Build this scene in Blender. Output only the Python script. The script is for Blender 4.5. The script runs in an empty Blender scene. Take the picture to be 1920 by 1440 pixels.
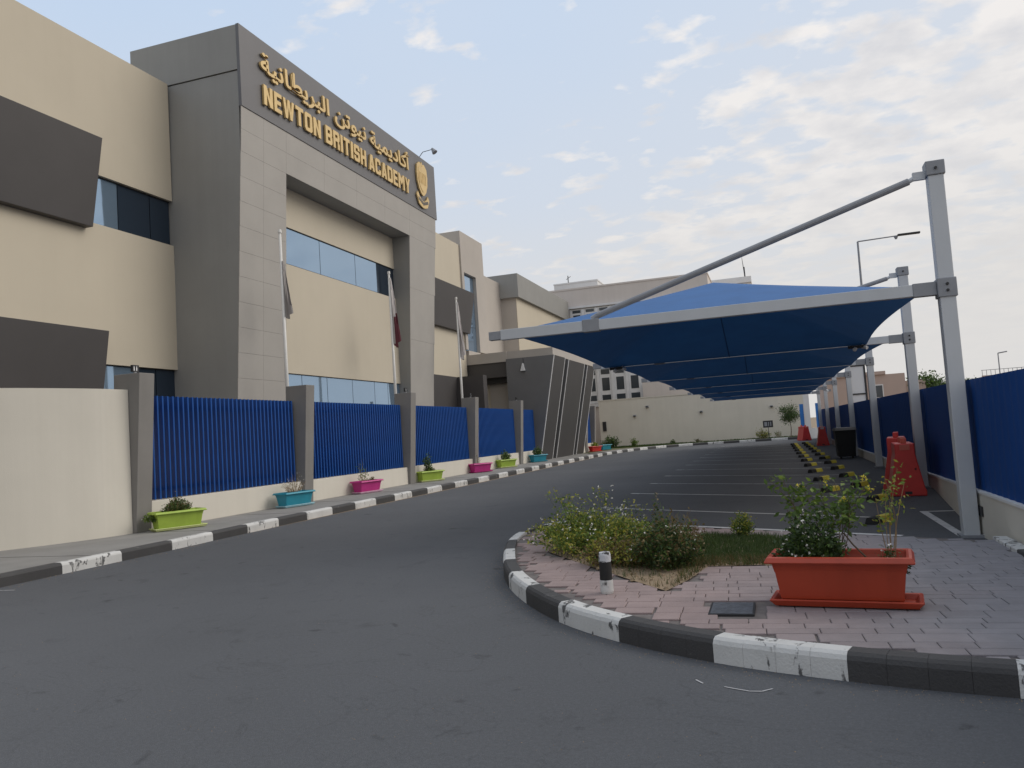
import bpy, math, random
from mathutils import Vector, Matrix
random.seed(7)
sc = bpy.context.scene
COL = sc.collection

# ------------------------------------------------------------------ camera
cam = bpy.data.cameras.new("camera")
cam.sensor_width = 36.0
cam.lens = 1505.78 / 1920 * 36
cam.clip_start = 0.05
cam.clip_end = 2000
cam_ob = bpy.data.objects.new("camera", cam)
COL.objects.link(cam_ob)
yaw, pitch, roll = (math.radians(a) for a in (-17.84021, 3.71636, -3.80441))
f = Vector((math.sin(yaw) * math.cos(pitch), math.cos(yaw) * math.cos(pitch), math.sin(pitch)))
rt = f.cross(Vector((0, 0, 1))).normalized()
up = rt.cross(f)
r2 = rt * math.cos(roll) + up * math.sin(roll)
u2 = -rt * math.sin(roll) + up * math.cos(roll)
cam_ob.matrix_world = Matrix((
    (r2.x, u2.x, -f.x, 0.0), (r2.y, u2.y, -f.y, 0.0), (r2.z, u2.z, -f.z, 1.6), (0, 0, 0, 1)))
sc.camera = cam_ob

# ------------------------------------------------------------------ sun + sky
SUN_DIR = Vector((0.80, 0.38, 0.62)).normalized()      # towards the sun
sun_el = math.asin(SUN_DIR.z)
sun_az = math.atan2(SUN_DIR.x, SUN_DIR.y)
sl = bpy.data.lights.new("sun", 'SUN')
sl.energy = 1.45
sl.angle = math.radians(42)
sl.color = (1.0, 0.94, 0.86)
sun_ob = bpy.data.objects.new("sun", sl)
sun_ob.rotation_euler = (-SUN_DIR).to_track_quat('-Z', 'Y').to_euler()
sun_ob.location = (40, 20, 60)
COL.objects.link(sun_ob)

world = bpy.data.worlds.new("World")
sc.world = world
world.use_nodes = True
nt = world.node_tree
nt.nodes.clear()
N = nt.nodes.new
L = nt.links.new
out = N('ShaderNodeOutputWorld')
bg = N('ShaderNodeBackground')
L(bg.outputs[0], out.inputs[0])
sky = N('ShaderNodeTexSky')
sky.sky_type = 'NISHITA'
sky.sun_disc = False
sky.sun_elevation = sun_el
sky.sun_rotation = sun_az
sky.dust_density = 2.0
sky.air_density = 1.0
geo = N('ShaderNodeTexCoord')
sep = N('ShaderNodeSeparateXYZ')
L(geo.outputs['Generated'], sep.inputs[0])

def math_node(op, a, b=None, clamp=False):
    m = N('ShaderNodeMath'); m.operation = op; m.use_clamp = clamp
    for i, v in enumerate((a, b)):
        if v is None: continue
        if isinstance(v, (int, float)): m.inputs[i].default_value = v
        else: L(v, m.inputs[i])
    return m.outputs[0]

def ramp(src, pts):
    r = N('ShaderNodeValToRGB')
    els = r.color_ramp.elements
    while len(els) < len(pts): els.new(0.5)
    for e, (p, c) in zip(els, pts):
        e.position = p; e.color = (*c, 1) if len(c) == 3 else c
    L(src, r.inputs[0])
    return r.outputs[0]

def mixc(fac, a, b):
    m = N('ShaderNodeMix'); m.data_type = 'RGBA'
    for sock, v in ((m.inputs[0], fac), (m.inputs[6], a), (m.inputs[7], b)):
        if isinstance(v, (int, float)): sock.default_value = v
        elif isinstance(v, tuple): sock.default_value = (*v, 1)
        else: L(v, sock)
    return m.outputs[2]

zz = math_node('MAXIMUM', sep.outputs[2], 0.0)
den = math_node('ADD', zz, 0.16)
cx = math_node('DIVIDE', sep.outputs[0], den)
cy = math_node('DIVIDE', sep.outputs[1], den)
comb = N('ShaderNodeCombineXYZ')
L(cx, comb.inputs[0]); L(cy, comb.inputs[1])
def cloud_noise(scale, detail, rough, off, dist=0.0, sx=1.0, sy=1.0, rz=0.0):
    mp = N('ShaderNodeMapping'); mp.inputs['Location'].default_value = off
    mp.inputs['Scale'].default_value = (sx, sy, 1); mp.inputs['Rotation'].default_value = (0, 0, rz)
    L(comb.outputs[0], mp.inputs[0])
    n = N('ShaderNodeTexNoise'); n.inputs['Scale'].default_value = scale
    n.inputs['Detail'].default_value = detail; n.inputs['Roughness'].default_value = rough
    n.inputs['Distortion'].default_value = dist
    L(mp.outputs[0], n.inputs[0])
    return n.outputs[0]
fine = cloud_noise(8.4, 6, 0.52, (3.1, 1.7, 0), 0.15, 1.0, 1.25, 0.5)
big = cloud_noise(0.95, 3, 0.5, (7.3, 2.2, 0))
# more cloud towards +x (right of the photograph), clearer towards -x
bias = math_node('MULTIPLY', sep.outputs[0], 0.24)
s1 = math_node('ADD', math_node('MULTIPLY', fine, 0.62), math_node('MULTIPLY', big, 0.50))
s2 = math_node('ADD', s1, bias)
cl = ramp(s2, [(0.515, (0, 0, 0)), (0.60, (1, 1, 1))])
veil = ramp(math_node('ADD', math_node('MULTIPLY', big, 0.5), math_node('ADD', math_node('MULTIPLY', sep.outputs[0], 0.55), 0.36)),
            [(0.30, (0, 0, 0)), (0.85, (1, 1, 1))])
hs = N('ShaderNodeVectorMath'); hs.operation = 'SCALE'
L(sky.outputs[0], hs.inputs[0]); hs.inputs['Scale'].default_value = 0.09
pale = mixc(0.85, hs.outputs[0], (0.62, 0.76, 0.96))
shade = ramp(cloud_noise(6.0, 5, 0.55, (1.0, 5.0, 0)), [(0.35, (0.70, 0.70, 0.73)), (0.60, (0.95, 0.91, 0.88))])
veiled = mixc(math_node('MULTIPLY', veil, 0.62), pale, (0.74, 0.74, 0.755))
clouded = mixc(math_node('MULTIPLY', cl, 0.88), veiled, shade)
hz = ramp(zz, [(0.0, (1, 1, 1)), (0.14, (0.86, 0.86, 0.86)), (0.28, (0.36, 0.36, 0.36)), (0.5, (0, 0, 0))])
final = mixc(hz, clouded, (0.72, 0.705, 0.69))
L(final, bg.inputs[0])
bg.inputs[1].default_value = 1.0

sc.view_settings.view_transform = 'Standard'
sc.view_settings.look = 'None'
sc.view_settings.exposure = 0.0
sc.view_settings.gamma = 1.0
sc.view_settings.use_curve_mapping = False

# ------------------------------------------------------------------ helpers
def tag(o, label=None, cat=None, group=None, kind=None):
    if label: o['label'] = label
    if cat: o['category'] = cat
    if group: o['group'] = group
    if kind: o['kind'] = kind
    return o

def thing(name, label, cat, loc=(0, 0, 0), rz=0.0, group=None):
    o = bpy.data.objects.new(name, None)
    o.empty_display_size = 0.2
    COL.objects.link(o)
    o.location = loc
    o.rotation_euler = (0, 0, rz)
    return tag(o, label, cat, group)

class MB:
    def __init__(s): s.v = []; s.f = []; s.m = []
    def poly(s, pts, m=0):
        b = len(s.v); s.v += [tuple(p) for p in pts]; s.f.append(tuple(range(b, b + len(pts)))); s.m.append(m)
    def hexa(s, p, m=0):
        """8 points: bottom ring 0-3 (ccw from above), top ring 4-7"""
        b = len(s.v); s.v += [tuple(q) for q in p]
        for q in ((3, 2, 1, 0), (4, 5, 6, 7), (0, 1, 5, 4), (1, 2, 6, 5), (2, 3, 7, 6), (3, 0, 4, 7)):
            s.f.append(tuple(b + i for i in q)); s.m.append(m)
        return s
    def box(s, x0, x1, y0, y1, z0, z1, m=0):
        return s.hexa([(x0, y0, z0), (x1, y0, z0), (x1, y1, z0), (x0, y1, z0),
                (x0, y0, z1), (x1, y0, z1), (x1, y1, z1), (x0, y1, z1)], m)
    def tube(s, p0, p1, r0, r1=None, n=8, m=0, cap=True):
        r1 = r0 if r1 is None else r1
        p0 = Vector(p0); p1 = Vector(p1); d = (p1 - p0).normalized()
        a = d.orthogonal().normalized(); c = d.cross(a); b = len(s.v)
        for p, r in ((p0, r0), (p1, r1)):
            for i in range(n):
                t = 2 * math.pi * i / n
                s.v.append(tuple(p + (a * math.cos(t) + c * math.sin(t)) * r))
        for i in range(n):
            j = (i + 1) % n
            s.f.append((b + i, b + j, b + n + j, b + n + i)); s.m.append(m)
        if cap:
            s.f.append(tuple(b + n - 1 - i for i in range(n))); s.m.append(m)
            s.f.append(tuple(b + n + i for i in range(n))); s.m.append(m)
        return s
    def prism(s, pts, fn, d0, d1, m=0):
        """2-D polygon (u,v) extruded between depths d0 and d1 by fn(u,v,d)"""
        n = len(pts); b = len(s.v)
        for d in (d0, d1):
            for (u, v) in pts: s.v.append(tuple(fn(u, v, d)))
        s.f.append(tuple(range(b + n - 1, b - 1, -1))); s.m.append(m)
        s.f.append(tuple(range(b + n, b + 2 * n))); s.m.append(m)
        for i in range(n):
            j = (i + 1) % n
            s.f.append((b + i, b + j, b + n + j, b + n + i)); s.m.append(m)
        return s
    def build(s, name, mats, parent=None, bevel=0.0, smooth=False, world=True, seg=2):
        me = bpy.data.meshes.new(name)
        v = s.v
        if parent is not None and world:
            l = parent_origin(parent)
            v = [(a - l[0], b - l[1], c - l[2]) for a, b, c in v]
        me.from_pydata(v, [], s.f)
        if not isinstance(mats, (list, tuple)): mats = [mats]
        for mt in mats: me.materials.append(mt)
        if len(mats) > 1: me.polygons.foreach_set('material_index', s.m)
        import bmesh
        bm = bmesh.new(); bm.from_mesh(me)
        if len(s.f) < 20000: bmesh.ops.recalc_face_normals(bm, faces=bm.faces)
        bm.to_mesh(me); bm.free()
        if smooth: me.polygons.foreach_set('use_smooth', [True] * len(me.polygons))
        o = bpy.data.objects.new(name, me)
        COL.objects.link(o)
        if parent is not None: o.parent = parent
        if bevel:
            md = o.modifiers.new('bevel', 'BEVEL'); md.width = bevel; md.segments = seg; md.limit_method = 'ANGLE'
        return o

def parent_origin(p):
    l = Vector(p.location)
    while p.parent is not None:
        p = p.parent; l += Vector(p.location)
    return l

def structure(name, mb, mat, **k):
    o = mb.build(name, mat, **k)
    return tag(o, kind='structure')

def copy_tree(o, parent=None):
    c = o.copy(); COL.objects.link(c)
    if parent is not None: c.parent = parent
    for ch in list(o.children): copy_tree(ch, c)
    return c

# ------------------------------------------------------------------ materials
def mat(name, col, rough=0.75, var=0.12, scale=3.0, bump=0.0, bscale=60.0, metal=0.0, col2=None, spec=0.5,
        streak=0.0, dust=0.0, coords='Object', detail=5.0, transl=0.0):
    m = bpy.data.materials.new(name); m.use_nodes = True
    t = m.node_tree; b = t.nodes['Principled BSDF']
    b.inputs['Roughness'].default_value = rough
    b.inputs['Metallic'].default_value = metal
    b.inputs['Specular IOR Level'].default_value = spec
    tc = t.nodes.new('ShaderNodeTexCoord') if coords == 'Object' else t.nodes.new('ShaderNodeNewGeometry')
    src = tc.outputs['Object'] if coords == 'Object' else tc.outputs['Position']
    n = t.nodes.new('ShaderNodeTexNoise'); n.inputs['Scale'].default_value = scale
    n.inputs['Detail'].default_value = detail; n.inputs['Roughness'].default_value = 0.6
    t.links.new(src, n.inputs['Vector'])
    r = t.nodes.new('ShaderNodeValToRGB')
    c2 = col2 if col2 else tuple(min(1, c * (1 + var)) for c in col)
    c1 = tuple(c * (1 - var) for c in col)
    r.color_ramp.elements[0].position = 0.3; r.color_ramp.elements[0].color = (*c1, 1)
    r.color_ramp.elements[1].position = 0.7; r.color_ramp.elements[1].color = (*c2, 1)
    t.links.new(n.outputs[0], r.inputs[0])
    last = r.outputs[0]
    if streak:
        mp = t.nodes.new('ShaderNodeMapping'); mp.inputs['Scale'].default_value = (2.2, 2.2, 0.12)
        t.links.new(src, mp.inputs[0])
        n2 = t.nodes.new('ShaderNodeTexNoise'); n2.inputs['Scale'].default_value = 1.6; n2.inputs['Detail'].default_value = 6
        t.links.new(mp.outputs[0], n2.inputs['Vector'])
        r2_ = t.nodes.new('ShaderNodeValToRGB')
        r2_.color_ramp.elements[0].position = 0.45; r2_.color_ramp.elements[0].color = (1, 1, 1, 1)
        r2_.color_ramp.elements[1].position = 0.8
        r2_.color_ramp.elements[1].color = (1 - streak, 1 - streak, 1 - streak * 1.1, 1)
        t.links.new(n2.outputs[0], r2_.inputs[0])
        mx = t.nodes.new('ShaderNodeMix'); mx.data_type = 'RGBA'; mx.blend_type = 'MULTIPLY'; mx.inputs[0].default_value = 1
        t.links.new(last, mx.inputs[6]); t.links.new(r2_.outputs[0], mx.inputs[7]); last = mx.outputs[2]
    t.links.new(last, b.inputs['Base Color'])
    if bump:
        n3 = t.nodes.new('ShaderNodeTexNoise'); n3.inputs['Scale'].default_value = bscale; n3.inputs['Detail'].default_value = 4
        t.links.new(src, n3.inputs['Vector'])
        bp = t.nodes.new('ShaderNodeBump'); bp.inputs['Strength'].default_value = bump; bp.inputs['Distance'].default_value = 0.02
        t.links.new(n3.outputs[0], bp.inputs['Height']); t.links.new(bp.outputs[0], b.inputs['Normal'])
    if transl:
        o = t.nodes['Material Output']
        tr = t.nodes.new('ShaderNodeBsdfTranslucent'); t.links.new(last, tr.inputs['Color'])
        ms = t.nodes.new('ShaderNodeMixShader'); ms.inputs[0].default_value = transl
        t.links.new(b.outputs[0], ms.inputs[1]); t.links.new(tr.outputs[0], ms.inputs[2]); t.links.new(ms.outputs[0], o.inputs[0])
    return m

M = {}
M['cream'] = mat('cream_render', (0.53, 0.475, 0.375), 0.85, 0.035, 0.35, 0.12, 90, streak=0.02)
M['creamwall'] = mat('cream_wall_paint', (0.63, 0.595, 0.52), 0.85, 0.04, 0.6, 0.15, 80, streak=0.04)
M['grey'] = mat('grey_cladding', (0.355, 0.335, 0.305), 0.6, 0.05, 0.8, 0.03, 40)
M['greyside'] = mat('grey_darker', (0.27, 0.268, 0.255), 0.75, 0.05, 0.6, 0.05, 70, streak=0.06)  # darker than the front cladding: the tower sides' shade is in the colour
M['taupe'] = mat('taupe_render', (0.42, 0.385, 0.345), 0.8, 0.05, 0.5, 0.05, 60)
M['dark'] = mat('dark_grey_cladding', (0.062, 0.057, 0.056), 0.55, 0.08, 0.6)
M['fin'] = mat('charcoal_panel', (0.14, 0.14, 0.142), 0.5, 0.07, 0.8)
M['finshade'] = mat('fin_front_shade', (0.044, 0.042, 0.042), 0.5, 0.08, 0.6)  # shade of the overhanging block fronts, put into the colour
M['signgrey'] = mat('sign_panel_grey', (0.125, 0.122, 0.125), 0.45, 0.05, 0.7)
M['joint'] = mat('joint_dark', (0.10, 0.095, 0.09), 0.9, 0.05)
M['gold'] = mat('gold_letter', (0.62, 0.45, 0.20), 0.45, 0.08, 4.0, metal=0.25)
M['trim'] = mat('light_metal_trim', (0.62, 0.62, 0.62), 0.5, 0.05)
M['black'] = mat('black_metal', (0.02, 0.02, 0.022), 0.5, 0.1)
M['pillar'] = mat('fence_pillar_grey', (0.21, 0.20, 0.188), 0.8, 0.07, 1.2, 0.1, 80, streak=0.12)
M['bluepaint'] = mat('blue_slat_paint', (0.009, 0.078, 0.31), 0.5, 0.12, 1.5, spec=0.25)
M['bluesheet'] = mat('blue_sheet', (0.005, 0.050, 0.21), 0.7, 0.08, 0.7, spec=0.2)
M['white_metal'] = mat('white_painted_steel', (0.52, 0.54, 0.56), 0.45, 0.04, 1.5, streak=0.06)
M['grey_metal'] = mat('galvanised_clamp', (0.26, 0.27, 0.29), 0.5, 0.08, 8)
M['white'] = mat('white_plaster', (0.68, 0.68, 0.68), 0.7, 0.05, 0.8)
M['polewhite'] = mat('flagpole_white', (0.66, 0.65, 0.62), 0.4, 0.04)
M['pink'] = mat('pinkish_render', (0.60, 0.545, 0.50), 0.85, 0.05, 0.2, streak=0.05)
M['pinkfar'] = mat('far_pinkish_render', (0.42, 0.33, 0.29), 0.9, 0.06, 0.2)
M['concrete'] = mat('sidewalk_concrete', (0.245, 0.24, 0.23), 0.9, 0.12, 1.2, 0.3, 120, streak=0)
M['sand'] = mat('sandy_soil', (0.27, 0.20, 0.13), 0.95, 0.2, 6, 0.6, 40)
M['fabric'] = mat('blue_shade_fabric', (0.026, 0.125, 0.34), 0.8, 0.08, 2.0, 0.05, 200, transl=0.06)
fb_ = M['fabric'].node_tree.nodes['Principled BSDF']; fb_.inputs['Sheen Weight'].default_value = 0.06; fb_.inputs['Sheen Roughness'].default_value = 0.4; fb_.inputs['Sheen Tint'].default_value = (0.6, 0.75, 1.0, 1)
M['seam'] = mat('seam_thread', (0.012, 0.06, 0.17), 0.8, 0.05)
M['orange'] = mat('orange_red_plastic', (0.43, 0.055, 0.022), 0.42, 0.06, 3, 0.04, 30, streak=0.22)
M['lime'] = mat('lime_plastic', (0.36, 0.50, 0.07), 0.45, 0.08, 3, streak=0.18)
M['teal'] = mat('teal_plastic', (0.02, 0.26, 0.36), 0.45, 0.08, 3, streak=0.18)
M['magenta'] = mat('magenta_plastic', (0.50, 0.03, 0.22), 0.45, 0.08, 3, streak=0.18)
M['redp'] = mat('red_plastic', (0.55, 0.03, 0.025), 0.45, 0.10, 3)
M['limerim'] = mat('lime_tray', (0.62, 0.68, 0.30), 0.45, 0.08, 3)
M['tealrim'] = mat('teal_tray', (0.35, 0.58, 0.66), 0.45, 0.08, 3)
M['magrim'] = mat('pink_tray', (0.70, 0.45, 0.58), 0.45, 0.08, 3)
M['barrier'] = mat('barrier_red', (0.62, 0.045, 0.04), 0.45, 0.12, 2)
M['barrier_faded'] = mat('barrier_faded_red', (0.60, 0.13, 0.09), 0.55, 0.12, 2)
M['rubber'] = mat('black_rubber', (0.018, 0.018, 0.018), 0.8, 0.2, 8)
M['yellow'] = mat('yellow_reflective', (0.60, 0.50, 0.05), 0.6, 0.15, 8)
M['soil'] = mat('potting_soil', (0.05, 0.032, 0.02), 0.95, 0.3, 20, 0.5, 60)
M['bark'] = mat('bark', (0.12, 0.085, 0.055), 0.9, 0.2, 12)
M['stem'] = mat('green_stem', (0.10, 0.12, 0.04), 0.8, 0.2, 12)
M['drytwig'] = mat('dry_twig', (0.25, 0.17, 0.09), 0.9, 0.2, 12)
def leafmat(n, c, c2): return mat(n, c, 0.6, 0.35, 9.0, col2=c2, transl=0.28, coords='Geo')
M['leaf_dark'] = leafmat('leaf_dark_green', (0.030, 0.060, 0.018), (0.06, 0.11, 0.03))
M['leaf_mid'] = leafmat('leaf_mid_green', (0.060, 0.12, 0.025), (0.13, 0.22, 0.04))
M['leaf_light'] = leafmat('leaf_light_green', (0.12, 0.20, 0.03), (0.26, 0.36, 0.06))
M['leaf_yellow'] = leafmat('leaf_yellow_green', (0.30, 0.32, 0.04), (0.48, 0.44, 0.07))
M['leaf_dry'] = leafmat('leaf_dry_brown', (0.12, 0.085, 0.03), (0.24, 0.18, 0.07))
M['petal'] = mat('white_petal', (0.80, 0.78, 0.72), 0.7, 0.05)
M['grassm'] = leafmat('grass_green', (0.045, 0.085, 0.02), (0.09, 0.14, 0.035))
M['windowwhite'] = mat('white_window_frame', (0.70, 0.70, 0.70), 0.6, 0.04)
M['farglass'] = mat('dark_window_glass', (0.05, 0.06, 0.07), 0.15, 0.3, 0.5)
M['manhole'] = mat('manhole_iron', (0.10, 0.11, 0.13), 0.55, 0.35, 14, 0.4, 40, metal=0.3)
M['flagwhite'] = mat('flag_white_cloth', (0.50, 0.47, 0.46), 0.85, 0.08, 6)
M['flagmaroon'] = mat('flag_maroon_cloth', (0.10, 0.02, 0.03), 0.85, 0.1, 6)
M['flaggrey'] = mat('flag_grey_cloth', (0.30, 0.28, 0.27), 0.85, 0.1, 6)
M['litlamp'] = mat('lamp_lens', (0.85, 0.85, 0.85), 0.3, 0.02)

def glass(name, col, rough=0.04, metal=0.75):
    m = mat(name, col, rough, 0.04, 0.35, metal=metal)
    return m
M['glass'] = glass('blue_tinted_glass', (0.30, 0.42, 0.56))
M['glass_dark'] = glass('dark_pane_glass', (0.04, 0.06, 0.09), 0.08, 0.5)  # on the left wing, the tower's reflection is put into this dark colour

def road_mat():
    m = mat('asphalt', (0.098, 0.103, 0.112), 0.88, 0.07, 0.35, 0.25, 140, spec=0.3, coords='Geo')
    t = m.node_tree; b = t.nodes['Principled BSDF']
    src = b.inputs['Base Color'].links[0].from_socket
    g = t.nodes.new('ShaderNodeNewGeometry')
    def noise(scale, det, dist=0.0):
        n = t.nodes.new('ShaderNodeTexNoise'); n.inputs['Scale'].default_value = scale
        n.inputs['Detail'].default_value = det; n.inputs['Distortion'].default_value = dist
        t.links.new(g.outputs['Position'], n.inputs['Vector']); return n.outputs[0]
    def rmp(s, pts):
        r = t.nodes.new('ShaderNodeValToRGB')
        while len(r.color_ramp.elements) < len(pts): r.color_ramp.elements.new(0.5)
        for e, (p, c) in zip(r.color_ramp.elements, pts): e.position = p; e.color = (c, c, c, 1)
        t.links.new(s, r.inputs[0]); return r.outputs[0]
    def mul(a, b_):
        x = t.nodes.new('ShaderNodeMix'); x.data_type = 'RGBA'; x.blend_type = 'MULTIPLY'; x.inputs[0].default_value = 1
        t.links.new(a, x.inputs[6]); t.links.new(b_, x.inputs[7]); return x.outputs[2]
    a = mul(src, rmp(noise(95, 3), [(0.3, 0.88), (0.7, 1.12)]))
    a = mul(a, rmp(noise(1.3, 6, 1.2), [(0.35, 1.0), (0.62, 1.0), (0.74, 0.80)]))
    a = mul(a, rmp(noise(0.12, 4), [(0.3, 0.90), (0.7, 1.12)]))
    a = mul(a, rmp(noise(38, 2), [(0.28, 0.93), (0.5, 1.0), (0.74, 1.12)]))
    a = mul(a, rmp(noise(0.55, 8, 2.5), [(0.490, 1.0), (0.497, 0.84), (0.504, 1.0)]))
    a = mul(a, rmp(noise(3.1, 5, 0.4), [(0.66, 1.0), (0.74, 0.62)]))
    t.links.new(a, b.inputs['Base Color'])
    return m
M['asphalt'] = road_mat()

def worn_paint(name, col, under, lo=0.60, hi=0.64, scale=9.0, stretch=(1, 1, 1)):
    m = mat(name, col, 0.7, 0.08, 2.5, 0.25, 60, coords='Geo')
    t = m.node_tree; b = t.nodes['Principled BSDF']
    src = b.inputs['Base Color'].links[0].from_socket
    g = t.nodes.new('ShaderNodeNewGeometry')
    mp = t.nodes.new('ShaderNodeMapping'); mp.inputs['Scale'].default_value = stretch
    t.links.new(g.outputs['Position'], mp.inputs[0])
    n = t.nodes.new('ShaderNodeTexNoise'); n.inputs['Scale'].default_value = scale; n.inputs['Detail'].default_value = 7
    n.inputs['Roughness'].default_value = 0.65; n.inputs['Distortion'].default_value = 0.6
    t.links.new(mp.outputs[0], n.inputs['Vector'])
    r = t.nodes.new('ShaderNodeValToRGB'); r.color_ramp.elements[0].position = lo; r.color_ramp.elements[1].position = hi
    t.links.new(n.outputs[0], r.inputs[0])
    x = t.nodes.new('ShaderNodeMix'); x.data_type = 'RGBA'
    t.links.new(r.outputs[0], x.inputs[0]); t.links.new(src, x.inputs[6]); x.inputs[7].default_value = (*under, 1)
    t.links.new(x.outputs[2], b.inputs['Base Color'])
    return m
M['kerbwhite'] = worn_paint('kerb_white_paint', (0.60, 0.60, 0.585), (0.10, 0.10, 0.10), 0.575, 0.615, 8, (1, 1, 0.45))
M['kerbblack'] = worn_paint('kerb_black_paint', (0.052, 0.051, 0.052), (0.14, 0.135, 0.13), 0.62, 0.72, 6)
M['line'] = worn_paint('worn_line_paint', (0.56, 0.56, 0.56), (0.10, 0.10, 0.103), 0.56, 0.70, 7)
M['lineold'] = worn_paint('faded_line_paint', (0.46, 0.46, 0.47), (0.10, 0.10, 0.103), 0.52, 0.68, 7)

def paver_mat():
    m = mat('paver_concrete', (0.27, 0.25, 0.243), 0.9, 0.10, 5, 0.3, 90, coords='Geo')
    t = m.node_tree; b = t.nodes['Principled BSDF']
    src = b.inputs['Base Color'].links[0].from_socket
    g = t.nodes.new('ShaderNodeNewGeometry'); sp = t.nodes.new('ShaderNodeSeparateXYZ')
    t.links.new(g.outputs['Position'], sp.inputs[0])
    n = t.nodes.new('ShaderNodeTexNoise'); n.inputs['Scale'].default_value = 0.9; n.inputs['Detail'].default_value = 4
    t.links.new(g.outputs['Position'], n.inputs['Vector'])
    a = t.nodes.new('ShaderNodeMath'); a.operation = 'MULTIPLY_ADD'; a.inputs[1].default_value = 2.2
    t.links.new(n.outputs[0], a.inputs[0]); t.links.new(sp.outputs[0], a.inputs[2])
    r = t.nodes.new('ShaderNodeMapRange'); r.inputs[1].default_value = 0.3; r.inputs[2].default_value = 2.4
    t.links.new(a.outputs[0], r.inputs[0])
    x = t.nodes.new('ShaderNodeMix'); x.data_type = 'RGBA'
    t.links.new(r.outputs[0], x.inputs[0]); x.inputs[6].default_value = (1.13, 0.94, 0.93, 1); x.inputs[7].default_value = (0.95, 0.99, 1.08, 1)
    y = t.nodes.new('ShaderNodeMix'); y.data_type = 'RGBA'; y.blend_type = 'MULTIPLY'; y.inputs[0].default_value = 1
    t.links.new(src, y.inputs[6]); t.links.new(x.outputs[2], y.inputs[7])
    oi = t.nodes.new('ShaderNodeObjectInfo'); hv = t.nodes.new('ShaderNodeHueSaturation')
    mr = t.nodes.new('ShaderNodeMapRange'); mr.inputs[3].default_value = 0.94; mr.inputs[4].default_value = 1.06
    t.links.new(oi.outputs['Random'], mr.inputs[0]); t.links.new(mr.outputs[0], hv.inputs['Value'])
    t.links.new(y.outputs[2], hv.inputs['Color']); t.links.new(hv.outputs[0], b.inputs['Base Color'])
    return m
M['paver'] = paver_mat()
M['grout'] = mat('paver_joint', (0.155, 0.138, 0.132), 0.95, 0.25, 9, coords='Geo')

# ------------------------------------------------------------------ ground, road, kerbs
g = MB(); g.poly([(-700, -400, -0.012), (700, -400, -0.012), (700, 1200, -0.012), (-700, 1200, -0.012)])
structure('ground', g, M['sand'])
g = MB(); g.poly([(-60, -80, 0), (60, -80, 0), (60, 4.9, 0), (2.9, 4.9, 0), (2.9, 62.8, 0), (-10.3, 62.8, 0), (-10.3, 2, 0), (-60, 2, 0)])
structure('road', g, M['asphalt'])

def resample(pts, step, start=0.0):
    """points along a polyline (smoothed) every <step> metres"""
    P = [Vector((p[0], p[1], 0)) for p in pts]
    S = []
    for i in range(len(P) - 1):
        p0 = P[max(i - 1, 0)]; p1 = P[i]; p2 = P[i + 1]; p3 = P[min(i + 2, len(P) - 1)]
        for k in range(24):
            t = k / 24
            S.append(0.5 * ((2 * p1) + (-p0 + p2) * t + (2 * p0 - 5 * p1 + 4 * p2 - p3) * t * t + (-p0 + 3 * p1 - 3 * p2 + p3) * t ** 3))
    S.append(P[-1])
    outp = [S[0]]; acc = 0.0
    for a, b in zip(S, S[1:]):
        d = (b - a).length
        while acc + d >= step:
            q = a + (b - a) * ((step - acc) / d)
            outp.append(q); a = q; d = (b - a).length; acc = 0.0
        acc += d
    return outp

def kerb_run(parent, stations, side, block, first_white, joint=0.004, h=0.17, w=0.15, smooth_wear=0.0):
    """side=+1: the pavement lies to the left of the running direction"""
    n = len(stations)
    for i in range(n - 1):
        a, b = stations[i], stations[i + 1]
        da = (stations[min(i + 1, n - 1)] - stations[max(i - 1, 0)]).normalized()
        db = (stations[min(i + 2, n - 1)] - stations[i]).normalized()
        na = Vector((-da.y, da.x, 0)) * side; nb = Vector((-db.y, db.x, 0)) * side
        d = (b - a).normalized() * joint
        dz = random.uniform(-0.0015, 0.0015)
        prof = [(0, -0.06), (0, h - 0.045 + dz), (0.012, h - 0.018 + dz), (0.035, h + dz), (w, h + dz), (w, -0.06)]
        mb = MB()
        pa = [a + d + na * u + Vector((0, 0, v)) for u, v in prof]
        pb = [b - d + nb * u + Vector((0, 0, v)) for u, v in prof]
        k = len(prof)
        mb.v = [tuple(p) for p in pa + pb]
        mb.f = [tuple(range(k - 1, -1, -1)), tuple(range(k, 2 * k))] + [(j, (j + 1) % k, k + (j + 1) % k, k + j) for j in range(k)]
        mb.m = [0] * len(mb.f)
        white = ((i // block) % 2 == 0) == first_white
        o = mb.build('kerbstone', M['kerbwhite'] if white else M['kerbblack'], parent)
        if i == 0: continue

def strip(path, side, off0, off1, z):
    mb = MB(); n = len(path); A = []; B = []
    for i, p in enumerate(path):
        d = (path[min(i + 1, n - 1)] - path[max(i - 1, 0)]).normalized(); nn = Vector((-d.y, d.x, 0)) * side
        A.append(p + nn * off0 + Vector((0, 0, z))); B.append(p + nn * off1 + Vector((0, 0, z)))
    b = 0
    mb.v = [tuple(p) for p in A + B]
    for i in range(n - 1): mb.f.append((i, i + 1, n + i + 1, n + i)); mb.m.append(0)
    return mb

# left kerb, running away from the camera and curving round the far end of the yard
LK = [(-10.3, -14.77), (-10.28, 0), (-10.24, 9.4), (-10.25, 12.0), (-10.4, 15), (-10.46, 20), (-10.48, 30), (-10.5, 40), (-10.42, 48),
      (-10.1, 53), (-9.3, 57.5), (-7.9, 60.6), (-5.8, 62.2), (-3, 62.7), (2.9, 62.75)]
st = resample(LK, 1.151)
base = strip(st, 1, 0.01, 0.14, 0.12)
kerb_left = structure('kerb', base, M['concrete'])
kerb_run(kerb_left, st, 1, 1, False, 0.004)

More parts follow.
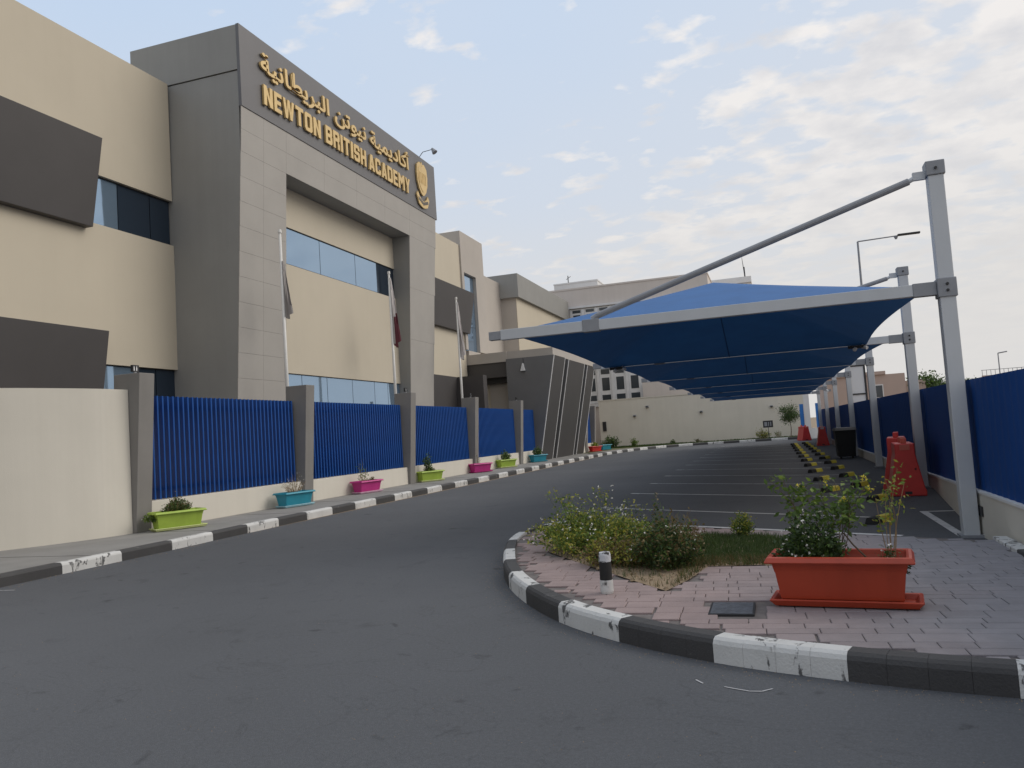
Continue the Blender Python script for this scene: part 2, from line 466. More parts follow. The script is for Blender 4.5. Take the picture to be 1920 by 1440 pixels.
# island kerb (near right)
IK = [(-3.05, 12.95), (-3.45, 12.75), (-3.72, 12.2), (-3.78, 11.6), (-3.72, 10.94), (-3.48, 10.01), (-3.04, 8.7), (-2.56, 7.7), (-1.93, 6.76), (-1.26, 6.1), (-.5, 5.6),
      (.3, 5.28), (1.07, 5.08), (2.2, 4.90), (3.6, 4.78), (6.0, 4.7)]
st2 = resample(IK, 0.219)
# find the phase so that a white block starts near (-1.93, 6.76)
d0 = min(range(len(st2)), key=lambda i: (st2[i] - Vector((-1.93, 6.76, 0))).length)
off = d0 % 4
kerb_isl = structure('kerb', strip(st2, 1, 0.01, 0.14, 0.12), M['concrete'])
blk = d0 // 4
def run_isl():
    n = len(st2)
    # leading partial block, then blocks of four stones
    lead = st2[:off + 1] if off else None
    white_at_d0 = True
    nb_before = (d0 - off) // 4
    first = white_at_d0 if nb_before % 2 == 0 else not white_at_d0
    if lead and len(lead) > 1: kerb_run(kerb_isl, lead, 1, 4, not first, 0.0009)
    kerb_run(kerb_isl, st2[off:], 1, 4, first, 0.0009)
run_isl()

# left pavement slab
g = MB()
LKp = [p for p in st]
for i in range(len(LKp) - 1):
    a, b = LKp[i], LKp[i + 1]
    if b.y < 52:
        g.poly([(a.x - 0.15, a.y, .15), (b.x - 0.15, b.y, .15), (-13.9, b.y, .15), (-13.9, a.y, .15)])
g.poly([(-10.45, LKp[0].y, .15), (-60, LKp[0].y, .15), (-60, LKp[0].y, 0), (-10.45, LKp[0].y, 0)])
g.poly([(-13.9, -14.7, .151), (-13.9, 10, .151), (-60, 10, .151), (-60, -14.7, .151)])
# far part up to the wall
far = [p for p in LKp if p.y >= 50.5]
fan = []
for p in far: fan.append(p)
for a, b in zip(fan, fan[1:]):
    da = (b - a).normalized(); nn = Vector((-da.y, da.x, 0))
    g.poly([(a.x + nn.x * .15, a.y + nn.y * .15, .15), (b.x + nn.x * .15, b.y + nn.y * .15, .15), (b.x + nn.x * 1.5, b.y + nn.y * 1.5, .15), (a.x + nn.x * 1.5, a.y + nn.y * 1.5, .15)])
structure('pavement', g, M['concrete'])
# verge behind it
g = MB(); vp_ = []
for a, b in zip(far, far[1:]):
    da = (b - a).normalized(); vp_.append((a.x - da.y * 1.45, a.y + da.x * 1.45, .135))
for (xa, ya, _), (xb_, yb2, _) in zip(vp_, vp_[1:]):
    if ya < 61.5: g.poly([(xa, ya, .135), (xb_, yb2, .135), (-14, yb2, .135), (-14, ya, .135)])
    last = (xb_, yb2) if ya < 61.5 else last
g.poly([(-14, last[1], .135), (last[0], last[1], .135)] + [p for p in vp_ if p[1] > last[1] + .01 or p[0] > last[0] + .01] + [(3, 64.2, .135), (3, 67, .135), (-14, 67, .135)])
structure('verge', g, mat('verge_turf', (0.13, 0.125, 0.06), 0.95, 0.35, 2.5, 0.5, 40, coords='Geo'))

# expansion joints of the left pavement
g = MB()
for i in range(18):
    y = 4 + i * 3.1
    g.box(-12.45, -10.42, y, y + 0.012, .148, .1535)
structure('pavement_joint', g, M['joint'])

# ------------------------------------------------------------------ island with pavers
bed = [(-3.26, 10.87), (-2.75, 9.6), (-2.06, 8.62), (-1.38, 7.69), (-1.03, 7.23), (-0.88, 7.75), (-0.76, 8.45), (-0.13, 8.5), (0.3, 8.6), (0.35, 10.0), (-0.2, 10.55), (-1.26, 10.95), (-2.2, 11.5), (-2.8, 11.7)]
def inside(p, poly):
    r = False; x, y = p
    for (x0, y0), (x1, y1) in zip(poly, poly[1:] + poly[:1]):
        if (y0 > y) != (y1 > y) and x < (x1 - x0) * (y - y0) / (y1 - y0) + x0: r = not r
    return r
inner = []
n = len(st2)
for i, p in enumerate(st2):
    d = (st2[min(i + 1, n - 1)] - st2[max(i - 1, 0)]).normalized(); nn = Vector((-d.y, d.x, 0))
    inner.append((p.x + nn.x * .15, p.y + nn.y * .15))
# northern boundary along the stall line direction (0.867,-0.498)
island_poly = [q for q in inner if q[0] < 5.9] + [(5.9, 7.8), (2.28, 9.82), (-2.95, 12.79)]
g = MB(); g.poly([(x, y, 0.135) for x, y in island_poly])
g.poly([(-2.95, 12.79, 0), (2.28, 9.82, 0), (2.28, 9.82, .135), (-2.95, 12.79, .135)])
paving = structure('paving', g, M['grout'])

th = math.radians(2.5)
ex = Vector((math.cos(th), math.sin(th))); ey = Vector((-math.sin(th), math.cos(th)))
mh = (-0.60, -0.26, 6.34, 6.76)
tiles = []
random.seed(11)
row = 0; v = 4.4
while v < 14.2:
    hgt = random.choice([0.14, 0.14, 0.14, 0.21])
    u = -4.2 - random.random() * 0.3
    while u < 5.8:
        wd = random.choice([0.21, 0.28, 0.28, 0.35])
        tiles.append((u, v, wd, hgt)); u += wd
    v += hgt
near, rest = [], []
for (u, v, wd, hgt) in tiles:
    cs = [(u, v), (u + wd, v), (u + wd, v + hgt), (u, v + hgt)]
    cw = [ex * a + ey * b for a, b in cs]
    c = ex * (u + wd / 2) + ey * (v + hgt / 2)
    ins = [inside((p.x, p.y), island_poly) for p in cw]
    if c.x > 2.22 and c.y > 8.2: continue
    if inside((c.x, c.y), bed): continue
    if mh[0] - 0.06 < c.x < mh[1] + 0.06 and mh[2] - 0.04 < c.y < mh[3] + 0.04: continue
    if not inside((c.x, c.y), island_poly): continue
    if not all(ins):
        # clip crude: shrink towards centre until inside
        ok = False
        for s in (0.9, 0.75, 0.6, 0.45):
            cw2 = [c + (p - c) * s for p in cw]
            if all(inside((p.x, p.y), island_poly) for p in cw2): cw = cw2; ok = True; break
        if not ok: continue
    (near if c.x < 3.2 else rest).append((c, cw))
near.sort(key=lambda t: t[0].length)
rest += near[298:]; near = near[:298]
def paver_mesh(mb, c, cw):
    z0 = .132; z1 = .150 + random.uniform(-.0012, .0012); j = 0.0035
    q = []
    for p in cw:
        d = (p - c); q.append(c + d * (1 - j / max(d.length, .05)))
    b = []
    for p in q:
        d = (p - c); b.append(c + d * (1 - .007 / max(d.length, .05)))
    n0 = len(mb.v)
    mb.v += [(p.x, p.y, z0) for p in q] + [(p.x, p.y, z1 - .004) for p in q] + [(p.x, p.y, z1) for p in b]
    for r in (0, 4):
        for k in range(4):
            l = (k + 1) % 4
            mb.f.append((n0 + r + k, n0 + r + l, n0 + r + 4 + l, n0 + r + 4 + k)); mb.m.append(0)
    mb.f.append((n0 + 8, n0 + 9, n0 + 10, n0 + 11)); mb.m.append(0)
for c, cw in near:
    mb = MB(); paver_mesh(mb, c, cw); mb.build('paver', M['paver'], paving)
mb = MB()
for c, cw in rest: paver_mesh(mb, c, cw)
tag(mb.build('small_pavers', M['paver'], paving), kind='stuff')

# manhole cover
t = thing('manhole_cover', 'small dark iron inspection cover set in the pink pavers beside the orange planter', 'manhole cover', (-0.43, 6.55, .15))
MB().box(mh[0], mh[1], mh[2], mh[3], .134, .152).build('frame', M['black'], t)
MB().box(mh[0] + .015, mh[1] - .015, mh[2] + .015, mh[3] - .015, .1525, .156).build('lid', M['manhole'], t)

# planting bed
g = MB()
g.poly([(x, y, 0.152) for x, y in bed])
tag(structure('soil_bed', g, M['sand']))
random.seed(3)
g = MB()
for k in range(420):
    a, b, c_ = random.choice(bed), random.choice(bed), random.random()
    x = a[0] + (b[0] - a[0]) * c_; y = a[1] + (b[1] - a[1]) * c_
    x += random.gauss(0, .05); y += random.gauss(0, .05)
    if not inside((x, y), bed): continue
    r = random.uniform(.01, .035)
    g.tube((x, y, .145), (x, y, .152 + r * .7), r, r * .4, 5)
tag(g.build('loose_soil', M['sand']), 'loose sandy clods scattered over the planting bed', 'soil', kind='stuff')

# short painted kerb beside the right wall
kr = structure('kerb', MB().box(2.14, 2.26, 3.0, 9.9, .10, .152), M['concrete'])
for i, (a, b) in enumerate([(9.0, 9.9), (8.1, 9.0), (7.2, 8.1), (6.3, 7.2), (5.4, 6.3)]):
    MB().box(2.13, 2.268, a + .003, b - .003, .10, .185).build('kerbstone', M['kerbwhite'] if i % 2 == 0 else M['kerbblack'], kr, bevel=.012)

# ------------------------------------------------------------------ parking markings
def line_quad(mb, p, q, w, z=.004):
    p = Vector(p); q = Vector(q); d = (q - p).normalized(); nn = Vector((-d.y, d.x)) * w / 2
    mb.poly([(p.x - nn.x, p.y - nn.y, z), (q.x - nn.x, q.y - nn.y, z), (q.x + nn.x, q.y + nn.y, z), (p.x + nn.x, p.y + nn.y, z)])
pm = MB()
line_quad(pm, (2.10, 11.2), (2.10, 14.05), .11)
line_quad(pm, (2.155, 14.0), (2.62, 13.98), .09)
mk = structure('parking_marking', pm, M['line'])
S0 = (-3.80, 16.62)
dirn = Vector((0.850, -0.527))
for k in range(-1, 13):
    y0 = 16.62 + 3.19 * k if k > 0 else 16.62 + 2.95 * k
    x0 = -3.8 if k < 1 else -3.48
    L1 = 6.25 if k >= 0 else 5.0
    if k == -1:
        a = Vector((-1.55, 11.94)); pm = MB(); line_quad(pm, a, Vector((1.30, 10.32)), .10, .1545)
    else:
        a = Vector((x0, y0)); b = a + dirn * L1
        if b.x > 2.5: b = a + dirn * ((2.5 - a.x) / dirn.x)
        pm = MB(); line_quad(pm, a + dirn * .3, b, .09)
    if k > 0:
        p2 = MB(); line_quad(p2, a, a + dirn * .29, .12)
        p2.build('stall_line_end', M['line'], mk)
    pm.build('stall_line', M['line'] if k < 2 else M['lineold'], mk)
pm = MB(); line_quad(pm, (-2.98, 16.78), (-2.78, 16.80), .12); pm.build('stall_line_end', M['line'], mk)
# scuffs of paint on the road
pm = MB()
pts = [(-.42, 5.10), (-.36, 5.07), (-.27, 5.03), (-.20, 5.035), (-.14, 5.09)]
for a, b in zip(pts, pts[1:]): line_quad(pm, a, b, .012)
line_quad(pm, (-.60, 5.22), (-.55, 5.15), .012)
line_quad(pm, (-10.2, 8.15), (-9.75, 8.2), .03)
structure('paint_scuff', pm, M['lineold'])

# grit, dead leaves and small stones swept against the kerbs
random.seed(77); db = MB(); db2 = MB()
def bit(mb_, x, y, r, z=0):
    a = random.random() * 6.28; q = [(x + r * math.cos(a + k * 1.57) * random.uniform(.6, 1.2), y + r * math.sin(a + k * 1.57) * random.uniform(.6, 1.2)) for k in range(4)]
    n0 = len(mb_.v); mb_.v += [(p[0], p[1], z) for p in q] + [(x, y, z + r * .7)]
    for k in range(4): mb_.f.append((n0 + k, n0 + (k + 1) % 4, n0 + 4)); mb_.m.append(0)
for _ in range(1500):
    p = random.choice(st2[:-1]); q = random.random()
    d_ = abs(random.gauss(0, .12)) + .004
    i_ = st2.index(p); dd = (st2[i_ + 1] - p).normalized()
    bit(db, p.x + dd.x * q * .22 + dd.y * d_, p.y + dd.y * q * .22 - dd.x * d_, random.uniform(.0015, .006))
for _ in range(1200):
    bit(db, random.uniform(-10.2, 2.5), 4 + random.random() ** 2 * 14, random.uniform(.0015, .005))
for _ in range(900):
    bit(db, -10.25 + abs(random.gauss(0, .18)), random.uniform(7, 45), random.uniform(.003, .012))
tag(db.build('road_grit', M['sand']), 'sparse grit and small stones scattered on the asphalt along the kerbs', 'grit', kind='stuff')
# wheel stops
def wheel_stop(label, group):
    t = thing('wheel_stop', label, 'wheel stop', group=group)
    prof = [(-.075, 0), (.075, 0), (.05, .085), (.03, .10), (-.03, .10), (-.05, .085)]
    mb = MB()
    mb.prism(prof, lambda u, v, d: (d, u, v), -.29, .29); mb.build('rubber_body', M['rubber'], t, world=False)
    pr2 = [(u * 1.03, v * 1.015 + (.0 if v else .002)) for u, v in prof]
    for a in ((-.04, .292),):
        mb = MB(); mb.prism(pr2, lambda u, v, d: (d, u, v), a[0], a[1]); mb.build('yellow_stripe', M['yellow'], t, world=False)
    return t
ang = math.atan2(0.85, 0.527)
ORD = ['first', 'second', 'third', 'fourth', 'fifth', 'sixth', 'seventh', 'eighth', 'ninth', 'tenth', 'eleventh', 'twelfth', 'thirteenth', 'fourteenth', 'last']
proto = None
ws_labels_B = ['black and yellow wheel stop nearest the orange planter', 'second black and yellow wheel stop from the orange planter, before the red barrier']
for k in range(12):
    for row_, (x, dy) in enumerate(((1.66, 0.0), (1.0, -0.95))):
        y = 16.0 + 3.19 * k + dy if not (k == 0) else 16.0 + dy
        if row_ == 1 and k < 1: continue
        if y > 57: continue
        far_ = 'wheel stops in a row down the shaded car park'
        lab = 'black and yellow wheel stop in the %s row of the shaded car park' % ('wall-side' if row_ == 0 else 'road-side')
        if proto is None:
            proto = wheel_stop(ws_labels_B[1], far_); o = proto
        else:
            o = copy_tree(proto); o['label'] = '%s wheel stop of the %s row, counted from the orange planter' % (ORD[k + (1 if row_ == 0 else -1)], 'wall-side' if row_ == 0 else 'road-side')
        o.location = (x, y, .001); o.rotation_euler = (0, 0, ang)
o = copy_tree(proto); o['label'] = ws_labels_B[0]; o.location = (1.33, 12.82, .001); o.rotation_euler = (0, 0, ang)

# ------------------------------------------------------------------ left boundary fence
FY = [13.2, 19.35, 26.1, 32.6, 39.2]
fence = thing('boundary_fence', 'grey pillared school fence with blue vertical slats on a low cream wall', 'fence', (-12.6, 26.0, .15))
def pillar_mb(y, w=.42, zt=3.40):
    return MB().hexa([(-13.0, y, .15), (-12.42, y, .15), (-12.42, y + w, .15), (-13.0, y + w, .15),
                      (-12.86, y, zt), (-12.20, y, zt), (-12.20, y + w, zt), (-12.86, y + w, zt)])
for y in FY: pillar_mb(y).build('pillar', M['pillar'], fence, bevel=.01)
ends = FY[1:] + [42.75]
ns = 0
slat_me = None
for y0, y1 in zip(FY, ends):
    a = y0 + .42
    MB().box(-12.78, -12.50, a + .002, y1 - .002, .15, .745).build('low_wall', M['creamwall'], fence, bevel=.008)
    MB().box(-12.84, -12.80, a + .002, y1 - .002, .95, 1.0).box(-12.84, -12.80, a + .002, y1 - .002, 2.7, 2.75).build('rail', M['bluepaint'], fence)
    n_ = int((y1 - a) / .158)
    for i in range(n_):
        yy = a + (i + .5) * (y1 - a) / n_
        if slat_me is None:
            mb = MB(); c0, s0 = math.cos(math.radians(-22)), math.sin(math.radians(-22))
            L_, T_ = .088, .016
            q = [(-L_ * c0 - T_ * s0, -L_ * s0 + T_ * c0), (-L_ * c0 + T_ * s0, -L_ * s0 - T_ * c0), (L_ * c0 + T_ * s0, L_ * s0 - T_ * c0), (L_ * c0 - T_ * s0, L_ * s0 + T_ * c0)]
            mb.hexa([(x, y, .76) for x, y in q] + [(x, y, 2.98) for x, y in q])
            o = mb.build('slat', M['bluepaint'], fence, world=False); slat_me = o.data
        else:
            o = bpy.data.objects.new('slat', slat_me); COL.objects.link(o); o.parent = fence
        o.location = (-12.70 + 12.6, yy - 26.0, -.15)

# cream splay wall at the left
cw = [(-12.50, 13.19), (-12.62, 12.6), (-12.88, 12.0), (-13.2, 11.4), (-13.6, 10.85), (-14.1, 10.4), (-14.9, 9.9), (-16.2, 9.4), (-20, 8.9)]
spw = [Vector((p.x, p.y)) for p in resample(cw, .12)]
mb = MB(); nn_ = len(spw)
for i, p in enumerate(spw):
    d = (spw[min(i + 1, nn_ - 1)] - spw[max(i - 1, 0)]).normalized(); nv = Vector((-d.y, d.x)) * -.22
    if i == 0: nv = Vector((-.22, 0))
    z = 3.07 + .05 * min(1, i / 30)
    mb.v += [(p.x, p.y, .14), (p.x, p.y, z), (p.x + nv.x, p.y + nv.y, z), (p.x + nv.x, p.y + nv.y, .14)]
for i in range(nn_ - 1):
    for k in range(4):
        l = (k + 1) % 4; mb.f.append((4 * i + k, 4 * i + l, 4 * i + 4 + l, 4 * i + 4 + k)); mb.m.append(0)
mb.f.append((0, 1, 2, 3)); mb.m.append(0)
sw = thing('splay_wall', 'plain curved cream wall left of the first grey fence pillar', 'wall', (-13.2, 11.4, .15))
o = mb.build('wall_face', M['creamwall'], sw)

# second stretch of fence beyond the entrance
f2 = thing('boundary_fence', 'short fence stretch beyond the charcoal entrance blocks, blue slats between two grey pillars', 'fence', (-12.6, 56.0, .15))
for y in (54.3, 57.0): pillar_mb(y).build('pillar', M['pillar'], f2, bevel=.01)
MB().box(-12.78, -12.50, 53.4, 54.3, .15, 3.0).build('end_wall', M['creamwall'], f2)
MB().box(-12.78, -12.50, 54.73, 56.99, .15, .745).build('low_wall', M['creamwall'], f2)
for i in range(14):
    o = bpy.data.objects.new('slat', slat_me); COL.objects.link(o); o.parent = f2
    o.location = (-12.70 + 12.6, 54.73 + (i + .5) * .161 - 56.0, -.15)

# lamps on top of pillars
lampc = [('small square floodlight frame on top of the first grey fence pillar', 13.4), ('small floodlight on the grey pillar before the tower\'s right leg', 26.3),
         ('small floodlight on the grey pillar below the third flagpole', 32.8), ('small floodlight on the last grey pillar before the charcoal blocks', 39.4)]
lp = None
for lab, y in lampc:
    if lp is None:
        lp = thing('floodlight', lab, 'light', (-12.5, y, 3.40), 0, 'floodlights on the fence pillars')
        mb = MB(); mb.box(-.02, .02, -.03, .03, 0, .05); mb.build('bracket', M['grey_metal'], lp, world=False)
        mb = MB(); mb.box(-.03, .03, -.085, -.06, .05, .19); mb.box(-.03, .03, .06, .085, .05, .19); mb.box(-.03, .03, -.06, .06, .05, .07)
        mb.box(-.03, .03, -.06, .06, .17, .19); mb.box(-.03, .03, -.008, .008, .07, .17); mb.build('frame', M['black'], lp, world=False)
        MB().box(-.012, .012, -.06, .06, .07, .17).build('lens', M['litlamp'], lp, world=False)
    else:
        c = copy_tree(lp); c.location = (-12.5, y, 3.40); c['label'] = lab

# ------------------------------------------------------------------ school building
B = thing('school_building', 'two storey cream school with grey portal tower, dark projecting boxes and tinted window bands', 'building', (-16.5, 26.0, 0))
def bx(name, m, *c, bevel=0.0, label=None, **k):
    o = MB().box(*c).build(name, m, B, bevel=bevel)
    if label: o['label'] = label
    return o
# left wing
bx('wing_core', M['cream'], -34, -16.74, -12, 19.35, 0, 12.6)
bx('wall', M['cream'], -16.74, -16.5, -12, 19.4, 0, 2.85)
bx('wall', M['cream'], -16.74, -16.5, -12, 19.4, 4.19, 7.90)
bx('wall', M['cream'], -16.74, -16.5, -12, 19.4, 9.25, 12.85)
bx('parapet', M['cream'], -34, -16.745, 19.0, 19.36, 12.6, 12.85)
def band(y0, y1, z0, z1, x, muls, mats, thin=.03):
    w = thing_part('window', x, y0, y1, z0, z1)
    ys = [y0] + muls + [y1]
    for i, (a, b) in enumerate(zip(ys, ys[1:])):
        MB().box(x - .02, x, a + thin / 2, b - thin / 2, z0 + .03, z1 - .03).build('pane', mats[i % len(mats)], w)
    return w
def thing_part(name, x, y0, y1, z0, z1):
    mb = MB()
    mb.box(x - .05, x - .025, y0, y1, z0, z1)
    mb.box(x - .024, x + .02, y0, y1, z0, z0 + .028); mb.box(x - .024, x + .02, y0, y1, z1 - .028, z1)
    return mb.build(name, M['black'], B)
band(3.0, 19.4, 7.90, 9.25, -16.62, [6, 9, 12, 14.4, 17.40, 18.60], [M['glass'], M['glass'], M['glass'], M['glass'], M['glass'], M['glass_dark'], M['glass_dark']])  # last two panes coloured dark for the reflected tower side
band(3.0, 19.4, 2.85, 4.19, -16.62, [6, 9, 12, 14.4, 17.80, 18.60], [M['glass'], M['glass'], M['glass'], M['glass'], M['glass'], M['glass_dark'], M['glass_dark']])
bx('window_fill', M['black'], -16.74, -16.675, -12, 3.0, 2.85, 4.19); bx('window_fill', M['black'], -16.74, -16.675, -12, 3.0, 7.90, 9.25)
def lean_box(y0, y1, z0, z1, lab, xt=-15.86, xb=-16.26, m='dark'):
    o = MB().hexa([(-16.498, y0, z0), (xb, y0, z0), (xb, y1, z0), (-16.498, y1, z0), (-16.498, y0, z1), (xt, y0, z1), (xt, y1, z1), (-16.498, y1, z1)]).build('projecting_box', M[m], B, bevel=.01)
    o['label'] = lab
lean_box(-6, 16.18, 7.70, 9.98, 'large dark projecting box on the upper left wall')
lean_box(-6, 16.18, 2.6, 4.95, 'dark projecting box on the lower left wall', xt=-15.85, xb=-16.22)
# right wing
bx('wing_core', M['cream'], -34, -16.74, 33.2, 43.0, 0, 12.6)
bx('wall', M['cream'], -16.74, -16.5, 33.2, 43.04, 0, 12.85)
lean_box(33.6, 43.3, 7.66, 9.98, 'dark projecting box right of the tower, upper storey')
lean_box(33.6, 39.8, 2.6, 4.94, 'dark projecting box right of the tower, ground storey', xt=-15.86, xb=-16.0)
bx('porch_wall', M['dark'], -16.497, -14.4, 39.82, 40.4, 0, 4.94)
# stair pier
bx('pier', M['taupe'], -17.9, -16.4, 42.9, 43.26, 6.75, 13.68)
bx('pier', M['taupe'], -17.9, -16.4, 45.2, 46.67, 6.75, 13.68)
bx('pier', M['taupe'], -17.9, -16.4, 43.26, 45.2, 11.3, 13.68)
bx('pier', M['taupe'], -17.9, -16.4, 43.26, 45.2, 6.42, 6.70)
w_ = MB().box(-16.75, -16.62, 43.26, 45.2, 6.70, 11.3).build('window', M['black'], B)
for a, b in ((6.72, 8.2), (8.22, 9.8), (9.82, 11.28)): MB().box(-16.619, -16.6, 43.28, 45.18, a, b).build('pane', M['glass'], w_)
bx('core', M['taupe'], -34, -17.91, 43.0, 70, 0, 12.6)
# entrance hall block
bx('hall_wall', M['taupe'], -18.9, -16.8, 54.4, 68.8, 6.3, 11.45)
bx('hall_front', M['cream'], -16.8, -16.76, 54.38, 68.8, 6.3, 11.45)
bx('hall_parapet', M['greyside'], -19.0, -16.5, 54.1, 69.1, 11.45, 13.15, bevel=.01)
# entrance slab and beam
bx('entrance_slab', M['taupe'], -19.0, -14.10, 43.12, 54.0, 5.84, 6.41)
bx('entrance_slab', M['taupe'], -14.10, -11.4, 43.2, 54.0, 5.97, 6.41)
bx('entrance_beam', M['dark'], -16.9, -14.1, 43.2, 43.6, 5.0, 5.838)
bx('entrance_wall', M['cream'], -16.3, -15.55, 44.2, 44.5, 0, 4.7)
bx('entrance_wall', M['taupe'], -15.55, -14.06, 44.1, 44.5, 0, 4.7)
bx('entrance_shadow_band', M['black'], -16.9, -14.06, 43.7, 44.5, 4.7, 5.19)  # black block painted in for the shadow below the beam
bx('entrance_ceiling', M['black'], -17.9, -14.1, 43.62, 49.5, 5.2, 5.3)
# charcoal leaning blocks
FX = -14.05
for i, (a, b) in enumerate([(42.8, 45.35), (46.15, 50.4), (51.15, 53.35)]):
    zt = 5.95 - .04 * i
    xt, xb = -11.25, -12.43
    mb = MB().hexa([(FX, a, .15), (xb, a, .15), (xb, b, .15), (FX, b, .15), (FX, a, zt), (xt, a, zt), (xt, b, zt), (FX, b, zt)])
    o = mb.build('entrance_block', M['fin'], B)
    MB().hexa([(xb + .001, a + .092, .15), (xb + .018, a + .092, .15), (xb + .018, b - .092, .15), (xb + .001, b - .092, .15), (xt + .001, a + .092, zt - .01), (xt + .018, a + .092, zt - .01), (xt + .018, b - .092, zt - .01), (xt + .001, b - .092, zt - .01)]).build('front_shade_sheet', M['finshade'], o)  # added dark sheet that gives the leaning front its shade
    for y in (a - .002, b - .09):
        mb = MB().hexa([(xb + .002, y, .15), (xb + .03, y, .15), (xb + .03, y + .09, .15), (xb + .002, y + .09, .15),
                        (xt + .002, y, zt), (xt + .03, y, zt), (xt + .03, y + .09, zt), (xt + .002, y + .09, zt)])
        mb.build('edge_trim', M['trim'], o)
bx('entrance_gap_dark', M['black'], -13.9, -13.0, 45.4, 53.2, 0.15, 5.83)  # black fill standing in for the dark gaps between the blocks

# tower -------------------------------------------------------------
def xf(z): return -14.0 - .0545 * (11.7 - z)
def tower_leg(y0b, y0t, y1b, y1t, zt=12.84):
    return MB().hexa([(-16.745, y0b, 0), (xf(0), y0b, 0), (xf(0), y1b, 0), (-16.745, y1b, 0),
                      (-16.60, y0t, zt), (xf(zt) if zt < 11.8 else -14.01, y0t, zt), (xf(zt) if zt < 11.8 else -14.01, y1t, zt), (-16.60, y1t, zt)])
o = MB()
zs = 10.39
def leg(y0b, y0t, y1b, y1t, name):
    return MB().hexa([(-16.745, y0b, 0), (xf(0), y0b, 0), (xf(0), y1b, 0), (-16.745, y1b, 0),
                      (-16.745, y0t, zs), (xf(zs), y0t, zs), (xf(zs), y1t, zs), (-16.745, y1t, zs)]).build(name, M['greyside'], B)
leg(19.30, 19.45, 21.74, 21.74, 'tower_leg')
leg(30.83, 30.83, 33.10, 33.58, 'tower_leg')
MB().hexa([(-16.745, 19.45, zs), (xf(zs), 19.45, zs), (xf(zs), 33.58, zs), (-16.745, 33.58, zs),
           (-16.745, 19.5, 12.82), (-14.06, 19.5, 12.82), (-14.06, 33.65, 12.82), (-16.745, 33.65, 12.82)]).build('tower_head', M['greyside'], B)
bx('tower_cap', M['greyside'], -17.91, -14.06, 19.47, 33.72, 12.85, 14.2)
bx('tower_joint', M['black'], -17.0, -14.10, 19.52, 33.6, 12.80, 12.86)
# cladding panels on the leaning front
def panel(y0, y1, z0, z1):
    e = .0028; x0, x1 = xf(z0) + .001, xf(z1) + .001
    MB().hexa([(x0, y0 + e, z0 + e), (x0 + .022, y0 + e, z0 + e), (x0 + .022, y1 - e, z0 + e), (x0, y1 - e, z0 + e),
               (x1, y0 + e, z1 - e), (x1 + .022, y0 + e, z1 - e), (x1 + .022, y1 - e, z1 - e), (x1, y1 - e, z1 - e)]).build('cladding_panel', M['grey'], B)
rows = [0.0] + [10.39 - .735 * k for k in range(13, -1, -1)]
rows = [r for r in rows if r >= 0]
for z0, z1 in zip(rows, rows[1:]):
    if z1 < 2.0: continue
    t0 = 19.30 + (z0 / zs) * .15
    panel(t0, 20.55, z0, z1); panel(20.55, 21.74, z0, z1)
    t1 = 33.10 + (z0 / zs) * .48
rr_ = [0.0, 3.04, 5.98, 8.185, 10.39]
for z0, z1 in zip(rr_, rr_[1:]): panel(30.83, 33.10 + (z0 / zs) * .48, z0, z1)
yb = [19.46, 20.55, 21.74] + [21.74 + 9.09 * k / 8 for k in range(2, 8, 2)] + [30.83, 33.6]
for y0, y1 in zip(yb, yb[1:]):
    panel(y0, y1, 10.39, 11.06); panel(y0, y1, 11.06, 11.73)
# recess back
XB = -14.86
bx('recess_core', M['cream'], -16.60, XB - .14, 21.745, 30.825, 0, 10.385)
for z0, z1 in ((0, 2.75), (4.13, 7.77), (9.04, 10.385)):
    bx('recess_wall', M['cream'], XB - .14, XB, 21.745, 30.825, z0, z1)
band(21.75, 30.82, 7.77, 9.04, XB - .05, [24.94, 27.5, 29.27, 29.55], [M['glass'], M['glass'], M['glass'], M['glass_dark'], M['glass_dark']])
band(21.75, 30.82, 2.75, 4.13, XB - .05, [23.4, 25.0, 26.8, 28.55, 29.7], [M['glass'], M['glass'], M['glass'], M['glass'], M['glass'], M['glass']])

